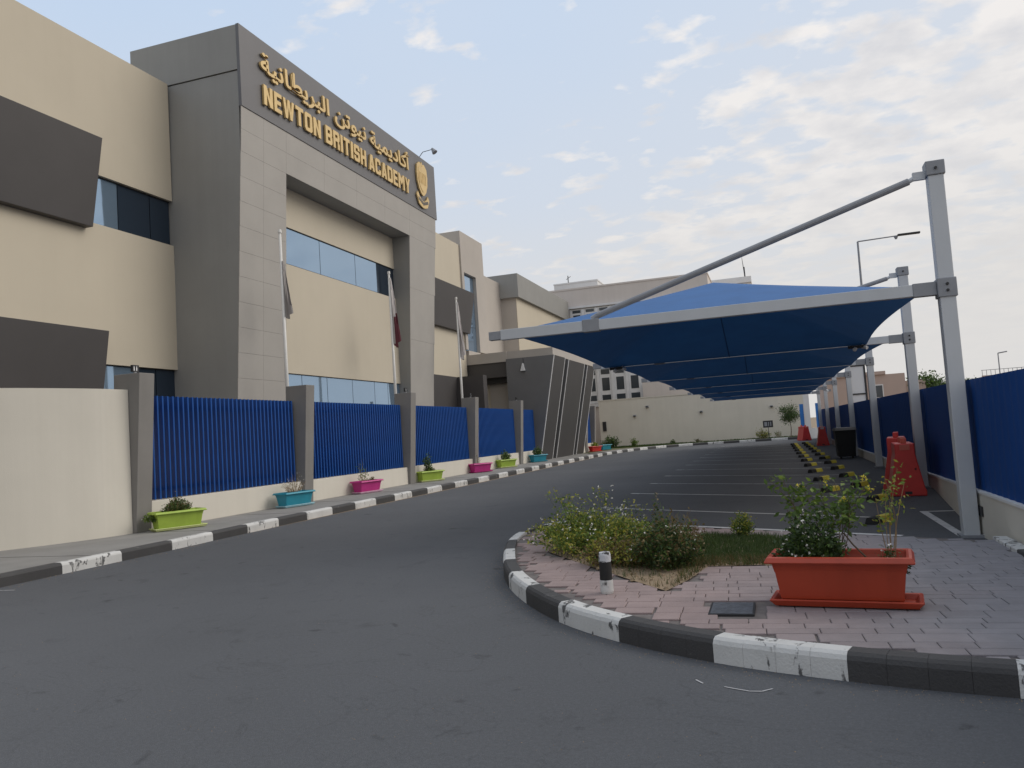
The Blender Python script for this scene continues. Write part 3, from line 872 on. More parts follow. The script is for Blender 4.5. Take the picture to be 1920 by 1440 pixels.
# ------------------------------------------------------------------ sign board
S = thing('sign_board', 'long dark grey fascia sign with gold Arabic and NEWTON BRITISH ACADEMY letters on the tower', 'sign', (-14.0, 26.6, 11.73))
MB().box(-14.055, -13.95, 19.46, 33.74, 11.73, 14.22).build('panel', M['signgrey'], S, bevel=.01)
b_ = .22
def letter(ch, w, h=1.0, t=.27, b=.20):
    c = w / 2; k = .13
    P = []
    R = lambda x0, x1, y0, y1: P.append([(x0, y0), (x1, y0), (x1, y1), (x0, y1)])
    if ch == 'N':
        R(0, t, 0, h); R(w - t, w, 0, h); P.append([(t, h), (t, h - .42), (w - t, 0), (w - t, .42)])
    elif ch == 'E':
        R(0, t, 0, h); R(t, w, 0, b); R(t, w * .9, .5 - b / 2, .5 + b / 2); R(t, w, h - b, h)
    elif ch == 'W':
        s = t * .85; q = w / 4
        P.append([(0, h), (q * .75, 0), (q * .75 + s, 0), (s, h)])
        P.append([(w, h), (w - s, h), (w - q * .75 - s, 0), (w - q * .75, 0)])
        P.append([(q * .75 + s, 0), (c, .62), (c, 1.0), (c - s * .45, 1.0), (q * .75 + s * .62, .36)])
        P.append([(w - q * .75 - s, 0), (w - q * .75 - s * .62, .36), (c + s * .45, 1.0), (c, 1.0), (c, .62)])
    elif ch == 'T':
        R(0, w, h - b, h); R(c - t / 2, c + t / 2, 0, h - b)
    elif ch in 'OD':
        kk = k
        outer = [(kk, 0), (w - kk, 0), (w, kk), (w, h - kk), (w - kk, h), (kk, h), (0, h - kk), (0, kk)]
        if ch == 'D': outer[0] = (.01, 0); outer[7] = (0, .01); outer[5] = (.01, h); outer[6] = (0, h - .01)
        i_ = .05
        inn = [(t + i_, b), (w - t - i_, b), (w - t, b + i_), (w - t, h - b - i_), (w - t - i_, h - b), (t + i_, h - b), (t, h - b - i_), (t, b + i_)]
        for j in range(8):
            l = (j + 1) % 8; P.append([outer[j], outer[l], inn[l], inn[j]])
    elif ch == 'C':
        P.append([(k, 0), (w - k, 0), (w, k), (w, b + .14), (w - t, b + .14), (w - t, b), (t, b), (0, k)])
        R(0, t, b, h - b)
        P[-1] = [(0, k), (t, b), (t, h - b), (0, h - k)]
        P.append([(0, h - k), (t, h - b), (w - t, h - b), (w - t, h - b - .14), (w, h - b - .14), (w, h - k), (w - k, h), (k, h)])
    elif ch == 'S':
        P.append([(0, k), (k, 0), (w - k, 0), (w, k), (w, b), (0, b)])
        R(0, t, b, b + .12); R(w - t, w, b, .5 - b / 2 + .001)
        P.append([(0, .5 + b / 2), (0, .5), (k, .5 - b / 2), (w, .5 - b / 2), (w, .5), (w - k, .5 + b / 2)])
        R(0, t, .5 + b / 2, h - b); R(w - t, w, h - b - .12, h - b)
        P.append([(0, h - b), (w, h - b), (w, h - k), (w - k, h), (k, h), (0, h - k)])
    elif ch == 'B':
        R(0, t, 0, h)
        P.append([(t, 0), (w - k, 0), (w, k), (w, b), (t, b)]); P.append([(t, h - b), (w, h - b), (w, h - k), (w - k, h), (t, h)])
        P.append([(w - t, b), (w, b), (w, .5 - k * .5), (w - k * .5, .5), (w - t, .5)])
        P.append([(w - t, .5), (w - k * .5, .5), (w, .5 + k * .5), (w, h - b), (w - t, h - b)])
        R(t, w - t, .5 - b / 2, .5 + b / 2)
    elif ch == 'R':
        R(0, t, 0, h)
        P.append([(t, h - b), (w, h - b), (w, h - k), (w - k, h), (t, h)])
        P.append([(w - t, .42), (w - k, .42), (w, .42 + k), (w, h - b), (w - t, h - b)])
        R(t, w - t, .42, .42 + b)
        P.append([(w - t, 0), (w, 0), (w, .28), (w - k, .42), (w - t, .42)])
    elif ch == 'I': R(0, w, 0, h)
    elif ch == 'H':
        R(0, t, 0, h); R(w - t, w, 0, h); R(t, w - t, .5 - b / 2, .5 + b / 2)
    elif ch == 'A':
        e = .40
        P.append([(0, 0), (t, 0), (c, 1 - e), (c, 1), (c - t * .6, 1)])
        P.append([(w, 0), (c + t * .6, 1), (c, 1), (c, 1 - e), (w - t, 0)])
        x_ = lambda z: t + (c - t) * z / (1 - e)
        P.append([(x_(.16), .16), (w - x_(.16), .16), (w - x_(.32), .32), (x_(.32), .32)])
    elif ch == 'M':
        R(0, t, 0, h); R(w - t, w, 0, h)
        P.append([(t, h), (t, h - .42), (c, .30), (c, .72)]); P.append([(w - t, h), (c, .72), (c, .30), (w - t, h - .42)])
    elif ch == 'Y':
        R(c - t / 2, c + t / 2, 0, .42)
        P.append([(0, h), (c - t / 2, .42), (c, .42), (c, .66), (t * .95, h)]); P.append([(w, h), (w - t * .95, h), (c, .66), (c, .42), (c + t / 2, .42)])
    return P
words = [('NEWTON', 20.46, 23.68), ('BRITISH', 24.00, 26.90), ('ACADEMY', 27.12, 30.76)]
wid = {'W': 1.15, 'M': 1.1, 'I': .30, 'E': .74}
for wtxt, ya, yb_ in words:
    ws = [wid.get(ch, .84) for ch in wtxt]; gap = .15
    sc_ = (yb_ - ya) / (sum(ws) + gap * (len(ws) - 1)); H_ = .63; u = ya
    for ch, w in zip(wtxt, ws):
        mb = MB()
        for P in letter(ch, w):
            mb.prism([(p[0] * sc_, p[1] * H_) for p in P], lambda a, b, d, u=u: (d, u + a, 12.13 + b), -13.93, -13.86)
        mb.build('letter', M['gold'], S)
        for q in ((.2, .3),):
            pass
        u += (w + gap) * sc_

def arabic(txt, y0, y1, z0, z1, offs):
    cu = bpy.data.curves.new('arabic_text', 'FONT'); cu.body = txt; cu.size = 1.0; cu.extrude = .05; cu.offset = offs
    cu.resolution_u = 4
    ob = bpy.data.objects.new('arabic_text', cu); COL.objects.link(ob)
    bpy.context.view_layer.update()
    dg = bpy.context.evaluated_depsgraph_get()
    me = bpy.data.meshes.new_from_object(ob.evaluated_get(dg))
    bpy.data.objects.remove(ob)
    vs = [v.co.copy() for v in me.vertices]; fs = [tuple(p.vertices) for p in me.polygons]
    if not vs: return
    xs = [v.x for v in vs]; ys = [v.y for v in vs]
    x0, x1, b0, b1 = min(xs), max(xs), min(ys), max(ys)
    par = list(range(len(vs)))
    def find(i):
        while par[i] != i: par[i] = par[par[i]]; i = par[i]
        return i
    for fc in fs:
        for k in fc[1:]: par[find(k)] = find(fc[0])
    # vertices are doubled between caps and sides: join by position as well
    pos = {}
    for i, v in enumerate(vs):
        key = (round(v.x, 4), round(v.y, 4))
        if key in pos: par[find(i)] = find(pos[key])
        else: pos[key] = i
    isl = {}
    for i in range(len(vs)): isl.setdefault(find(i), []).append(i)
    order = sorted(isl, key=lambda r: min(vs[i].x for i in isl[r]))
    depth = {}
    for n_, r in enumerate(order):
        for i in isl[r]: depth[i] = (n_ % 4) * .003
    # words by gaps
    rng = sorted((min(vs[i].x for i in isl[r]), max(vs[i].x for i in isl[r]), r) for r in isl)
    groups = []; cur = []; mx = None
    for a, b, r in rng:
        if mx is not None and a - mx > .16: groups.append(cur); cur = []
        cur.append(r); mx = b if mx is None or b > mx else mx
    groups.append(cur)
    for gr in groups:
        ids = set(i for r in gr for i in isl[r]); mp = {}; mb = MB()
        for i in sorted(ids):
            v = vs[i]; mp[i] = len(mb.v)
            mb.v.append((-13.895 + v.z * .7 + depth[i], y0 + (v.x - x0) / (x1 - x0) * (y1 - y0), z0 + (v.y - b0) / (b1 - b0) * (z1 - z0)))
        for fc in fs:
            if fc[0] in ids: mb.f.append(tuple(mp[i] for i in fc)); mb.m.append(0)
        mb.build('arabic_word', M['gold'], S)
AR = "\uFE83\uFEDB\uFE8E\uFEA9\uFEF3\uFEE4\uFEF4\uFE94 \uFEE7\uFEF4\uFEEE\uFE97\uFEE6 \uFE8D\uFEDF\uFE92\uFEAE\uFEF3\uFEC4\uFE8E\uFEE7\uFEF4\uFE94"[::-1]
arabic(AR, 20.36, 30.9, 12.98, 13.93, .020)
MB().prism([(22.09, 13.30), (22.19, 13.30), (22.19, 13.80), (22.09, 13.80)], lambda u, v, d: (d, u, v), -13.93, -13.845).build('letter_stroke', M['gold'], S)
# crest
cr = MB()
YC = 32.12
sh = [(-.50, 13.72), (-.56, 13.35), (-.52, 12.98), (-.36, 12.66), (-.16, 12.48), (0, 12.42), (.16, 12.48), (.36, 12.66), (.52, 12.98), (.56, 13.35), (.50, 13.72), (.24, 13.90), (.10, 13.84), (0, 13.96), (-.10, 13.84), (-.24, 13.90)]
cr.prism([(a, b) for a, b in sh], lambda a, b, d: (d, YC + a, b), -13.93, -13.86)
crest = cr.build('crest', M['gold'], S)
mb = MB(); mb.prism([(a * .78, 13.2 + (b - 13.2) * .78) for a, b in sh], lambda a, b, d: (d, YC + a, b), -13.859, -13.845); mb.build('crest_shield', M['gold'], crest)
mb = MB()
for a in range(-2, 3):
    mb.box(-13.844, -13.83, YC + a * .15 - .02, YC + a * .15 + .02, 12.95, 13.45)
mb.build('crest_relief', M['gold'], crest)
mb = MB(); rb = [(-.66, 12.34), (-.52, 12.52), (-.40, 12.36), (-.2, 12.22), (.0, 12.17), (.2, 12.22), (.40, 12.36), (.52, 12.52), (.66, 12.34), (.62, 12.1), (.45, 11.98), (.2, 11.90), (0, 11.87), (-.2, 11.90), (-.45, 11.98), (-.62, 12.1)]
for a, b, c_, d_ in ((0, 1, 2, 14), (2, 3, 13, 14), (3, 4, 12, 13), (4, 5, 11, 12), (5, 6, 10, 11), (6, 7, 8, 10)):
    mb.prism([rb[a], rb[b], rb[c_], rb[d_]], lambda u, v, d: (d, YC + u, v), -13.93, -13.87)
mb.build('crest_ribbon', M['gold'], S)
mb = MB()
for a in range(-4, 5):
    mb.box(-13.869, -13.855, YC + a * .115 - .035, YC + a * .115 + .03, 12.0 + abs(a) * .035, 12.13 + abs(a) * .035)
mb.build('crest_lettering', M['signgrey'], S)
# lamp over the sign
t = thing('sign_lamp', 'small spotlight on a bent arm above the right end of the gold sign', 'light', (-14.0, 32.2, 14.22))
MB().tube((-14.0, 32.2, 14.2), (-13.8, 32.2, 14.42), .015).tube((-13.8, 32.2, 14.42), (-13.35, 32.2, 14.46), .015).build('arm', M['black'], t)
MB().tube((-13.35, 32.2, 14.5), (-13.22, 32.2, 14.30), .05, .13, 10).build('lamp_head', M['grey_metal'], t)
t = thing('wall_lamp', 'small white triangular lamp on the charcoal entrance block', 'light', (-13.2, 42.72, 5.5))
MB().prism([(-.13, 5.20), (.13, 5.20), (.10, 5.32), (.04, 5.62), (0, 5.62)], lambda u, v, d: (-13.05 + u, d, v), 42.62, 42.78).build('lamp_body', M['white'], t)
MB().tube((-13.02, 42.77, 5.6), (-13.02, 42.77, 5.9), .015).build('bracket', M['black'], t)

# ------------------------------------------------------------------ flagpoles
def flagpole(y, lab, kind):
    X_ = -13.32
    t = thing('flagpole', lab, 'flagpole', (X_, y, .15), 0, 'white flagpoles behind the fence')
    MB().tube((X_, y, .15), (X_, y, 8.0), .065, .04, 12).build('pole', M['polewhite'], t, smooth=True)
    MB().tube((X_, y, 8.0), (X_, y, 8.10), .06, .05, 10).build('finial', M['polewhite'], t)
    # hanging cloth: folded sheet below the halyard
    fl = MB(); random.seed(int(y * 10)); n, m_ = 18, 14
    top, ln, wd = {'plain': (7.15, 1.55, .30), 'maroon': (7.85, 2.45, .50), 'striped': (7.85, 2.45, .48)}[kind]
    for i in range(n + 1):
        v = i / n
        w_ = .05 + wd * v ** .9
        for j in range(m_ + 1):
            u = j / m_
            xx = X_ + .05 + (.02 + .08 * v) * math.sin(u * 14 + v * 2.2)
            yy = y - .03 + u * w_ + .02 * math.sin(u * 25)
            zz_ = top - ln * v + (.22 * wd * math.sin(u * 8 + 1) - .16 * (1 - u)) * v
            fl.v.append((xx, yy, zz_))
    for i in range(n):
        for j in range(m_):
            a = i * (m_ + 1) + j
            fl.f.append((a, a + 1, a + m_ + 2, a + m_ + 1))
            if kind == 'plain': mi = 0
            elif kind == 'maroon': mi = 1 if i > n * .55 and (j > m_ * .2) else 0
            else: mi = 1 if (j % 4 == 1 and i > 6) else 0
            fl.m.append(mi)
    mats = {'plain': [M['flaggrey'], M['flaggrey']], 'maroon': [M['flagwhite'], M['flagmaroon']], 'striped': [M['flagwhite'], M['flaggrey']]}[kind]
    cl_ = fl.build('flag', mats, smooth=True)
    tag(cl_, {'plain': 'limp pale grey flag hanging on the leftmost flagpole', 'maroon': 'limp maroon and white flag hanging on the middle flagpole', 'striped': 'limp white flag with grey folds hanging on the right flagpole'}[kind], 'flag')
flagpole(20.12, 'leftmost white flagpole, before the tower\'s left leg', 'plain')
flagpole(27.15, 'middle white flagpole, before the tower recess', 'maroon')
flagpole(33.9, 'rightmost white flagpole, before the dark box', 'striped')

# ------------------------------------------------------------------ right boundary fence
def wx(y):
    if y <= 11.6: return 2.30
    if y >= 18: return 2.92
    return 2.30 + .62 * (y - 11.6) / 6.4
R_ = thing('boundary_fence', 'long solid blue sheet fence on a low cream wall along the car park', 'fence', (2.6, 30, 0))
ys = [2.0, 5, 8.2, 11.4] + [11.4 + 2.2 * k for k in range(1, 4)] + [18.4 + 3.6 * k for k in range(0, 12)] + [61.0]
for a, b in zip(ys, ys[1:]):
    xa, xb = wx(a), wx(b); za, zb = 1.6 - .45 * xa, 1.6 - .45 * xb; ta, tb = 1.6 + .142 * xa, 1.6 + .142 * xb
    MB().hexa([(xa, a, 0), (xa + .2, a, 0), (xb + .2, b, 0), (xb, b, 0), (xa, a, za - .03), (xa + .2, a, za - .03), (xb + .2, b, zb - .03), (xb, b, zb - .03)]).build('low_wall', M['creamwall'], R_)
    MB().hexa([(xa - .015, a, za - .03), (xa + .215, a, za - .03), (xb + .215, b, zb - .03), (xb - .015, b, zb - .03), (xa - .015, a, za), (xa + .215, a, za), (xb + .215, b, zb), (xb - .015, b, zb)]).build('coping', M['white'], R_)
    # profiled sheet
    n_ = int((b - a) / .12); mb = MB()
    for i in range(n_ + 1):
        t = i / n_; x = xa + (xb - xa) * t + .06 + (.010 if i % 2 else 0); y = a + (b - a) * t
        mb.v += [(x, y, za + (zb - za) * t), (x, y, ta + (tb - ta) * t)]
    for i in range(n_): mb.f.append((2 * i, 2 * i + 2, 2 * i + 3, 2 * i + 1)); mb.m.append(0)
    MBs = mb.build('blue_sheet', M['bluesheet'], R_)
    md = MBs.modifiers.new('thick', 'SOLIDIFY'); md.thickness = .02
for y in (11.1, 24.2): 
    MB().box(wx(y) - .02, wx(y) + .04, y - .1, y + .12, .26, .38).build('vent', M['black'], R_)

# ------------------------------------------------------------------ shade canopies
def canopy_support(k):
    y = 11.2 + 7.2 * k
    px = 2.18 if k == 0 else 2.80
    names = ['nearest', 'second', 'third', 'fourth', 'fifth', 'sixth', 'seventh']
    t = thing('canopy_support', '%s grey steel post with tie rod and cantilever beam holding the blue shade canopy' % names[k], 'canopy post', (px, y, 0), 0, 'steel posts of the car park shade')
    zt = 4.70 if k == 0 else 4.58
    MB().box(px - .09, px + .09, y - .09, y + .09, 0, zt - .18).build('post', M['white_metal'], t, bevel=.008)
    MB().box(px - .13, px + .13, y - .13, y + .13, 0, .03).build('base_plate', M['grey_metal'], t)
    MB().box(px - .11, px + .11, y - .11, y + .11, zt - .18, zt).build('post_cap', M['grey_metal'], t, bevel=.01)
    MB().box(px - .11, px + .11, y - .11, y + .11, 2.97, 3.21).build('clamp', M['grey_metal'], t, bevel=.01)
    for zb_ in (3.05, 3.13, zt - .1): MB().tube((px, y - .108, zb_), (px, y - .13, zb_), .018).build('bolt', M['black'], t)
    MB().box(-3.72, px - .38, y - .05, y + .05, 3.02, 3.17).build('beam', M['white_metal'], t, bevel=.006)
    MB().box(-3.90, -3.722, y - .055, y + .055, 3.03, 3.155).build('beam_end_cap', M['grey_metal'], t, bevel=.006)
    MB().box(px - .38, px - .112, y - .058, y + .058, 3.01, 3.18).build('beam_socket', M['grey_metal'], t, bevel=.006)
    MB().box(-2.48, -2.24, y - .065, y + .065, 3.005, 3.185).build('rod_clamp', M['grey_metal'], t, bevel=.008)
    MB().tube((-2.34, y, 3.18), (-2.26, y, 3.23), .05, .045, 8).tube((-2.26, y, 3.23), (px - .30, y, zt - .20), .045, .045, 12).build('tie_rod', M['grey_metal'], t, smooth=False)
    MB().tube((px - .30, y, zt - .20), (px - .24, y, zt - .17), .03, .03, 8).box(px - .25, px - .11, y - .03, y + .03, zt - .20, zt - .10).build('rod_lug', M['white_metal'], t)
for k in range(7): canopy_support(k)
ordn = ['nearest', 'second', 'third', 'fourth', 'fifth', 'sixth']
for k in range(6):
    y0 = 11.2 + 7.2 * k; y1 = y0 + 7.2
    a0, b0 = -3.68, (2.02 if k == 0 else 2.58); a1, b1 = -3.62, (1.98 if k == 0 else 2.30)
    ZC, ZA = 3.06, (4.12 if k == 0 else 3.80)
    ax, ay = -0.80, (y0 + y1) / 2
    n = 24; mb = MB()
    for i in range(n + 1):
        v = i / n; y = y0 + .06 + (y1 - y0 - .12) * v
        bow = math.sin(math.pi * v)
        xl = a0 + (a1 - a0) * v + .12 * bow; xr = b0 + (b1 - b0) * v - .14 * bow
        for j in range(n + 1):
            u = j / n; x = xl + (xr - xl) * u
            # pyramid coordinate: 1 at apex, 0 on the rim
            hu = 1 - abs(u - .5) * 2; hv = 1 - abs(v - .5) * 2
            h = min(hu, hv)
            hs_ = h
            rim = .07 * (1 - v) - .03 * v
            z = ZC + (ZA - ZC) * hs_ + rim * (1 - h)
            mb.v.append((x, y, z))
    for i in range(n):
        for j in range(n):
            a = i * (n + 1) + j; b = a + 1; c = a + n + 2; d = a + n + 1
            if (i < n // 2) == (j < n // 2): mb.f += [(a, b, c), (a, c, d)]
            else: mb.f += [(a, b, d), (b, c, d)]
            mb.m += [0, 0]
    o = mb.build('shade_canopy', M['fabric'], smooth=True)
    if k < 3:
        def cpt(u, v):
            y = y0 + .06 + (y1 - y0 - .12) * v; bow = math.sin(math.pi * v)
            xl = a0 + (a1 - a0) * v + .12 * bow; xr = b0 + (b1 - b0) * v - .14 * bow
            h = min(1 - abs(u - .5) * 2, 1 - abs(v - .5) * 2)
            return Vector((xl + (xr - xl) * u, y, ZC + (ZA - ZC) * h + (.07 * (1 - v) - .03 * v) * (1 - h) - .006))
        for f0, f1 in (((.5, .5), (.5, 1)),):
            sm = MB(); pr_ = None
            for q in range(25):
                t_ = q / 24; c_ = cpt(f0[0] + (f1[0] - f0[0]) * t_, f0[1] + (f1[1] - f0[1]) * t_)
                if pr_ is not None:
                    d_ = (c_ - pr_).normalized(); w_ = Vector((-d_.y, d_.x, 0)).normalized() * .009
                    sm.poly([pr_ - w_, c_ - w_, c_ + w_, pr_ + w_])
                pr_ = c_
            sm.build('seam', M['seam'], o)
    tag(o, '%s blue fabric shade canopy, stretched between two steel beams over the stalls' % ordn[k], 'canopy', 'blue shade canopies over the car park')
# small spotlights on the second beam
for lab, x in (('small white twin spotlight at the left end of the second canopy beam', -3.35), ('small spotlight at the right end of the second canopy beam', 1.75)):
    t = thing('canopy_spotlight', lab, 'light', (x, 18.33, 3.0))
    MB().tube((x, 18.3, 2.98), (x - .02, 18.2, 2.93), .05, .04, 8).build('lamp_head', M['white'], t)
    MB().tube((x + .14, 18.3, 3.0), (x + .22, 18.2, 2.95), .05, .035, 8).build('lamp_head', M['white'], t)
    MB().box(x - .14, x + .2, 18.22, 18.34, 2.965, 3.02).build('bracket', M['black'], t)
t = thing('canopy_spotlight', 'bright round lamp on a far canopy post at the end of the car park', 'light', (2.5, 40, 2.8))
MB().tube((2.45, 40.0, 2.74), (2.45, 39.86, 2.70), .07, .06, 10).build('lens', M['litlamp'], t)
MB().box(2.42, 2.62, 39.98, 40.06, 2.70, 2.80).build('bracket', M['grey_metal'], t)

# ------------------------------------------------------------------ planters
def planter(name, lab, cat, loc, rz, cm, rimm, group, soil_z=.33, short=False):
    Lh, Wh = .475, .19
    t = thing(name, lab, cat, loc, rz, group)
    def ring(l, w, z): return [(-l, -w, z), (l, -w, z), (l, w, z), (-l, w, z)]
    rings = [ring(.425, .125, .045), ring(.435, .145, .20), ring(.442, .158, .262), ring(.460, .176, .267), ring(.480, .205, .355)]
    inn = [ring(.468, .195, .355), ring(.43, .14, .06)]
    mb = MB()
    rr = rings + inn
    for r in rr: mb.v += r
    for k in range(len(rr) - 1):
        for i in range(4):
            j = (i + 1) % 4; mb.f.append((4 * k + i, 4 * k + j, 4 * k + 4 + j, 4 * k + 4 + i)); mb.m.append(0)
    mb.f.append((3, 2, 1, 0)); mb.m.append(0); b = 4 * (len(rr) - 1); mb.f.append((b, b + 1, b + 2, b + 3)); mb.m.append(0)
    mb.build('trough', cm, t, world=False, bevel=.006)
    mb = MB(); rr = [ring(.482, .207, .338), ring(.518, .244, .344), ring(.524, .250, .354), ring(.506, .232, .386), ring(.486, .212, .392), ring(.470, .198, .386), ring(.466, .193, .34)]
    for r in rr: mb.v += r
    for k in range(len(rr) - 1):
        for i in range(4):
            j = (i + 1) % 4; mb.f.append((4 * k + i, 4 * k + j, 4 * k + 4 + j, 4 * k + 4 + i)); mb.m.append(0)
    mb.build('rim', cm, t, world=False)
    mb = MB(); rr = [ring(.43, .13, .012), ring(.475, .155, .012), ring(.515, .182, .055), ring(.505, .172, .064), ring(.485, .155, .058), ring(.46, .145, .02), ring(.05, .02, .019)]
    rr = [[(x + (.045 if x > 0 else -.0), y, z) for x, y, z in r] for r in rr]
    for r in rr: mb.v += r
    for k in range(len(rr) - 1):
        for i in range(4):
            j = (i + 1) % 4; mb.f.append((4 * k + i, 4 * k + j, 4 * k + 4 + j, 4 * k + 4 + i)); mb.m.append(0)
    mb.build('tray', rimm, t, world=False)
    mb = MB(); random.seed(5); n = 10
    for i in range(n + 1):
        for j in range(5):
            mb.v.append((-.44 + .88 * i / n, -.152 + .304 * j / 4, soil_z - .02 + random.uniform(-.012, .012)))
    for i in range(n):
        for j in range(4):
            a = i * 5 + j; mb.f.append((a, a + 5, a + 6, a + 1)); mb.m.append(0)
    mb.build('soil', M['soil'], t, world=False, smooth=True)
    return t
PL = (.385, 6.70, .15)
planter('planter_box', 'large orange-red plastic planter box with tray on the brick island', 'planter', PL, math.radians(-7.5), M['orange'], M['orange'], None, soil_z=.24)
pots = [('lime green planter box beside the first grey pillar', M['lime'], M['limerim'], (-11.85, 13.72), 62, 'lime'),
        ('teal planter box before the second grey pillar', M['teal'], M['tealrim'], (-12.02, 18.25), 78, 'teal'),
        ('magenta planter box before the second blue fence bay, with bare twigs', M['magenta'], M['magrim'], (-12.12, 22.35), 78, 'mag'),
        ('lime green planter box right of the third pillar', M['lime'], M['limerim'], (-12.15, 27.2), 60, 'lime'),
        ('pink planter box at the foot of the fourth pillar', M['magenta'], M['magenta'], (-12.1, 32.4), 60, 'mag'),
        ('lime green planter box between the fourth and fifth pillars', M['lime'], M['limerim'], (-12.1, 35.9), 60, 'lime'),
        ('teal planter box before the first charcoal block', M['teal'], M['teal'], (-12.05, 41.1), 60, 'teal'),
        ('red planter box beyond the charcoal blocks', M['redp'], M['redp'], (-12.0, 55.2), 60, 'red'),
        ('small teal planter box, farthest along the left pavement', M['teal'], M['teal'], (-11.9, 58.2), 60, 'teal')]
for lab, cm, rm, (x, y), a, kk in pots:
    planter('planter_box', lab, 'planter', (x, y, .15), math.radians(a), cm, rm, 'planter boxes along the left pavement')

# ------------------------------------------------------------------ foliage helpers
def leaf(mb, p, s, m=0, up_=.3, asp=.5):
    d = Vector((random.gauss(0, 1), random.gauss(0, 1), random.gauss(up_, .7))).normalized()
    a = d.orthogonal().normalized(); q = random.random() * 6.28
    a = (a * math.cos(q) + d.cross(a) * math.sin(q)); c = d.cross(a)
    w = s * asp * .5; p = Vector(p)
    tip = p + d * s; mid = p + d * s * .45
    b = len(mb.v)
    mb.v += [tuple(p), tuple(mid + a * w + c * w * .25), tuple(tip), tuple(mid - a * w + c * w * .25)]
    mb.f += [(b, b + 1, b + 2), (b, b + 2, b + 3)]; mb.m += [m, m]

def twig(mb, pts, r0, r1=None, n=5):
    r1 = r0 * .3 if r1 is None else r1
    for i, (a, b) in enumerate(zip(pts, pts[1:])):
        t0 = i / (len(pts) - 1); t1 = (i + 1) / (len(pts) - 1)
        mb.tube(a, b, r0 + (r1 - r0) * t0, r0 + (r1 - r0) * t1, n, cap=False)

def bush(name, lab, cat, base, rx, ry, h, nst, nleaf, ls, mats, stemm, spread=1.0, flowers=0, seed=1, group=None, wild=.25, droop=0.0):
    random.seed(seed)
    t = thing(name, lab, cat, base, 0, group)
    st_ = MB(); lf = MB(); fw = MB()
    bx_, by_, bz_ = base
    for i in range(nst):
        a = random.random() * 6.28; rr = math.sqrt(random.random())
        ex_, ey_ = math.cos(a) * rr * rx * spread, math.sin(a) * rr * ry * spread
        hh = h * (1 - .55 * rr ** 2) * random.uniform(.6, 1.0) * (1 + (random.random() < .1) * wild)
        p0 = Vector((bx_ + ex_ * .35, by_ + ey_ * .35, bz_)); p3 = Vector((bx_ + ex_, by_ + ey_, bz_ + hh))
        pts = []
        for k in range(6):
            t_ = k / 5; q = p0.lerp(p3, t_); q.z = bz_ + hh * (t_ ** .8) - droop * t_ ** 3 * rr; q += Vector((random.gauss(0, .008), random.gauss(0, .008), 0)) * (k > 0)
            pts.append(q)
        twig(st_, pts, .004 + .003 * h, .0012, 4)
        for k in range(nleaf):
            t_ = random.uniform(.18, 1.0); i0 = min(int(t_ * 5), 4); q = pts[i0].lerp(pts[i0 + 1], t_ * 5 - i0)
            q = q + Vector((random.gauss(0, .018), random.gauss(0, .018), random.gauss(0, .018))) * (1 + h)
            mi = min(len(mats) - 1, int(random.random() ** 1.3 * len(mats)))
            if t_ > .85 and random.random() < .4: mi = len(mats) - 1
            leaf(lf, q, ls * random.uniform(.6, 1.3), mi)
    for k in range(flowers):
        a = random.random() * 6.28; rr = math.sqrt(random.random())
        q = Vector((bx_ + math.cos(a) * rr * rx * spread, by_ + math.sin(a) * rr * ry * spread, 0)); q.z = bz_ + h * (1 - .5 * rr * rr) * random.uniform(.5, 1.1)
        for j in range(4): leaf(fw, q, .016, 0, 0, .9)
    st_.build('stem', stemm, t)
    tag(lf.build('foliage', mats, t), kind='stuff')
    if flowers: tag(fw.build('blossom', M['petal'], t), kind='stuff')
    return t

# bed plants
bush('flowering_bush', 'sprawling light green bush with tiny white flowers at the left end of the bed', 'bush', (-2.25, 9.75, .15), .85, .85, .52, 140, 56, .044, [M['leaf_light'], M['leaf_mid'], M['leaf_light'], M['leaf_yellow']], M['stem'], flowers=130, seed=21, wild=.95)
bush('flowering_bush', 'low browning skirt of dry weeds below the flowering bush, behind the bollard', 'bush', (-1.72, 8.68, .15), .55, .5, .30, 120, 46, .038, [M['leaf_dry'], M['leaf_dry'], M['leaf_mid'], M['leaf_yellow']], M['drytwig'], flowers=8, seed=22, wild=.5)
bush('flowering_bush', 'dark green rounded bush with fine twigs right of the bollard', 'bush', (-1.16, 8.4, .15), .40, .40, .54, 120, 56, .038, [M['leaf_dark'], M['leaf_mid'], M['leaf_dark'], M['leaf_dry']], M['stem'], flowers=16, seed=23, wild=.5)
bush('weed_clump', 'brown seed-headed grass clump behind the dark round bush', 'plant', (-1.15, 9.7, .15), .28, .25, .48, 60, 6, .05, [M['leaf_dry']], M['drytwig'], seed=24)
bush('small_shrub', 'small upright green shrub alone at the back of the lawn', 'shrub', (-0.49, 10.55, .15), .15, .15, .36, 34, 34, .032, [M['leaf_mid'], M['leaf_light'], M['leaf_yellow']], M['stem'], seed=25)
bush('small_shrub', 'low dark green shrub between the flowering bush and lawn', 'shrub', (-1.55, 10.2, .15), .28, .25, .26, 40, 34, .03, [M['leaf_dark'], M['leaf_mid']], M['stem'], seed=26)
bush('flowering_bush', 'tall thin flower spikes rising out of the light green bush', 'bush', (-2.1, 9.5, .3), .5, .4, .72, 16, 30, .036, [M['leaf_light'], M['leaf_mid'], M['leaf_yellow']], M['stem'], flowers=26, seed=27)
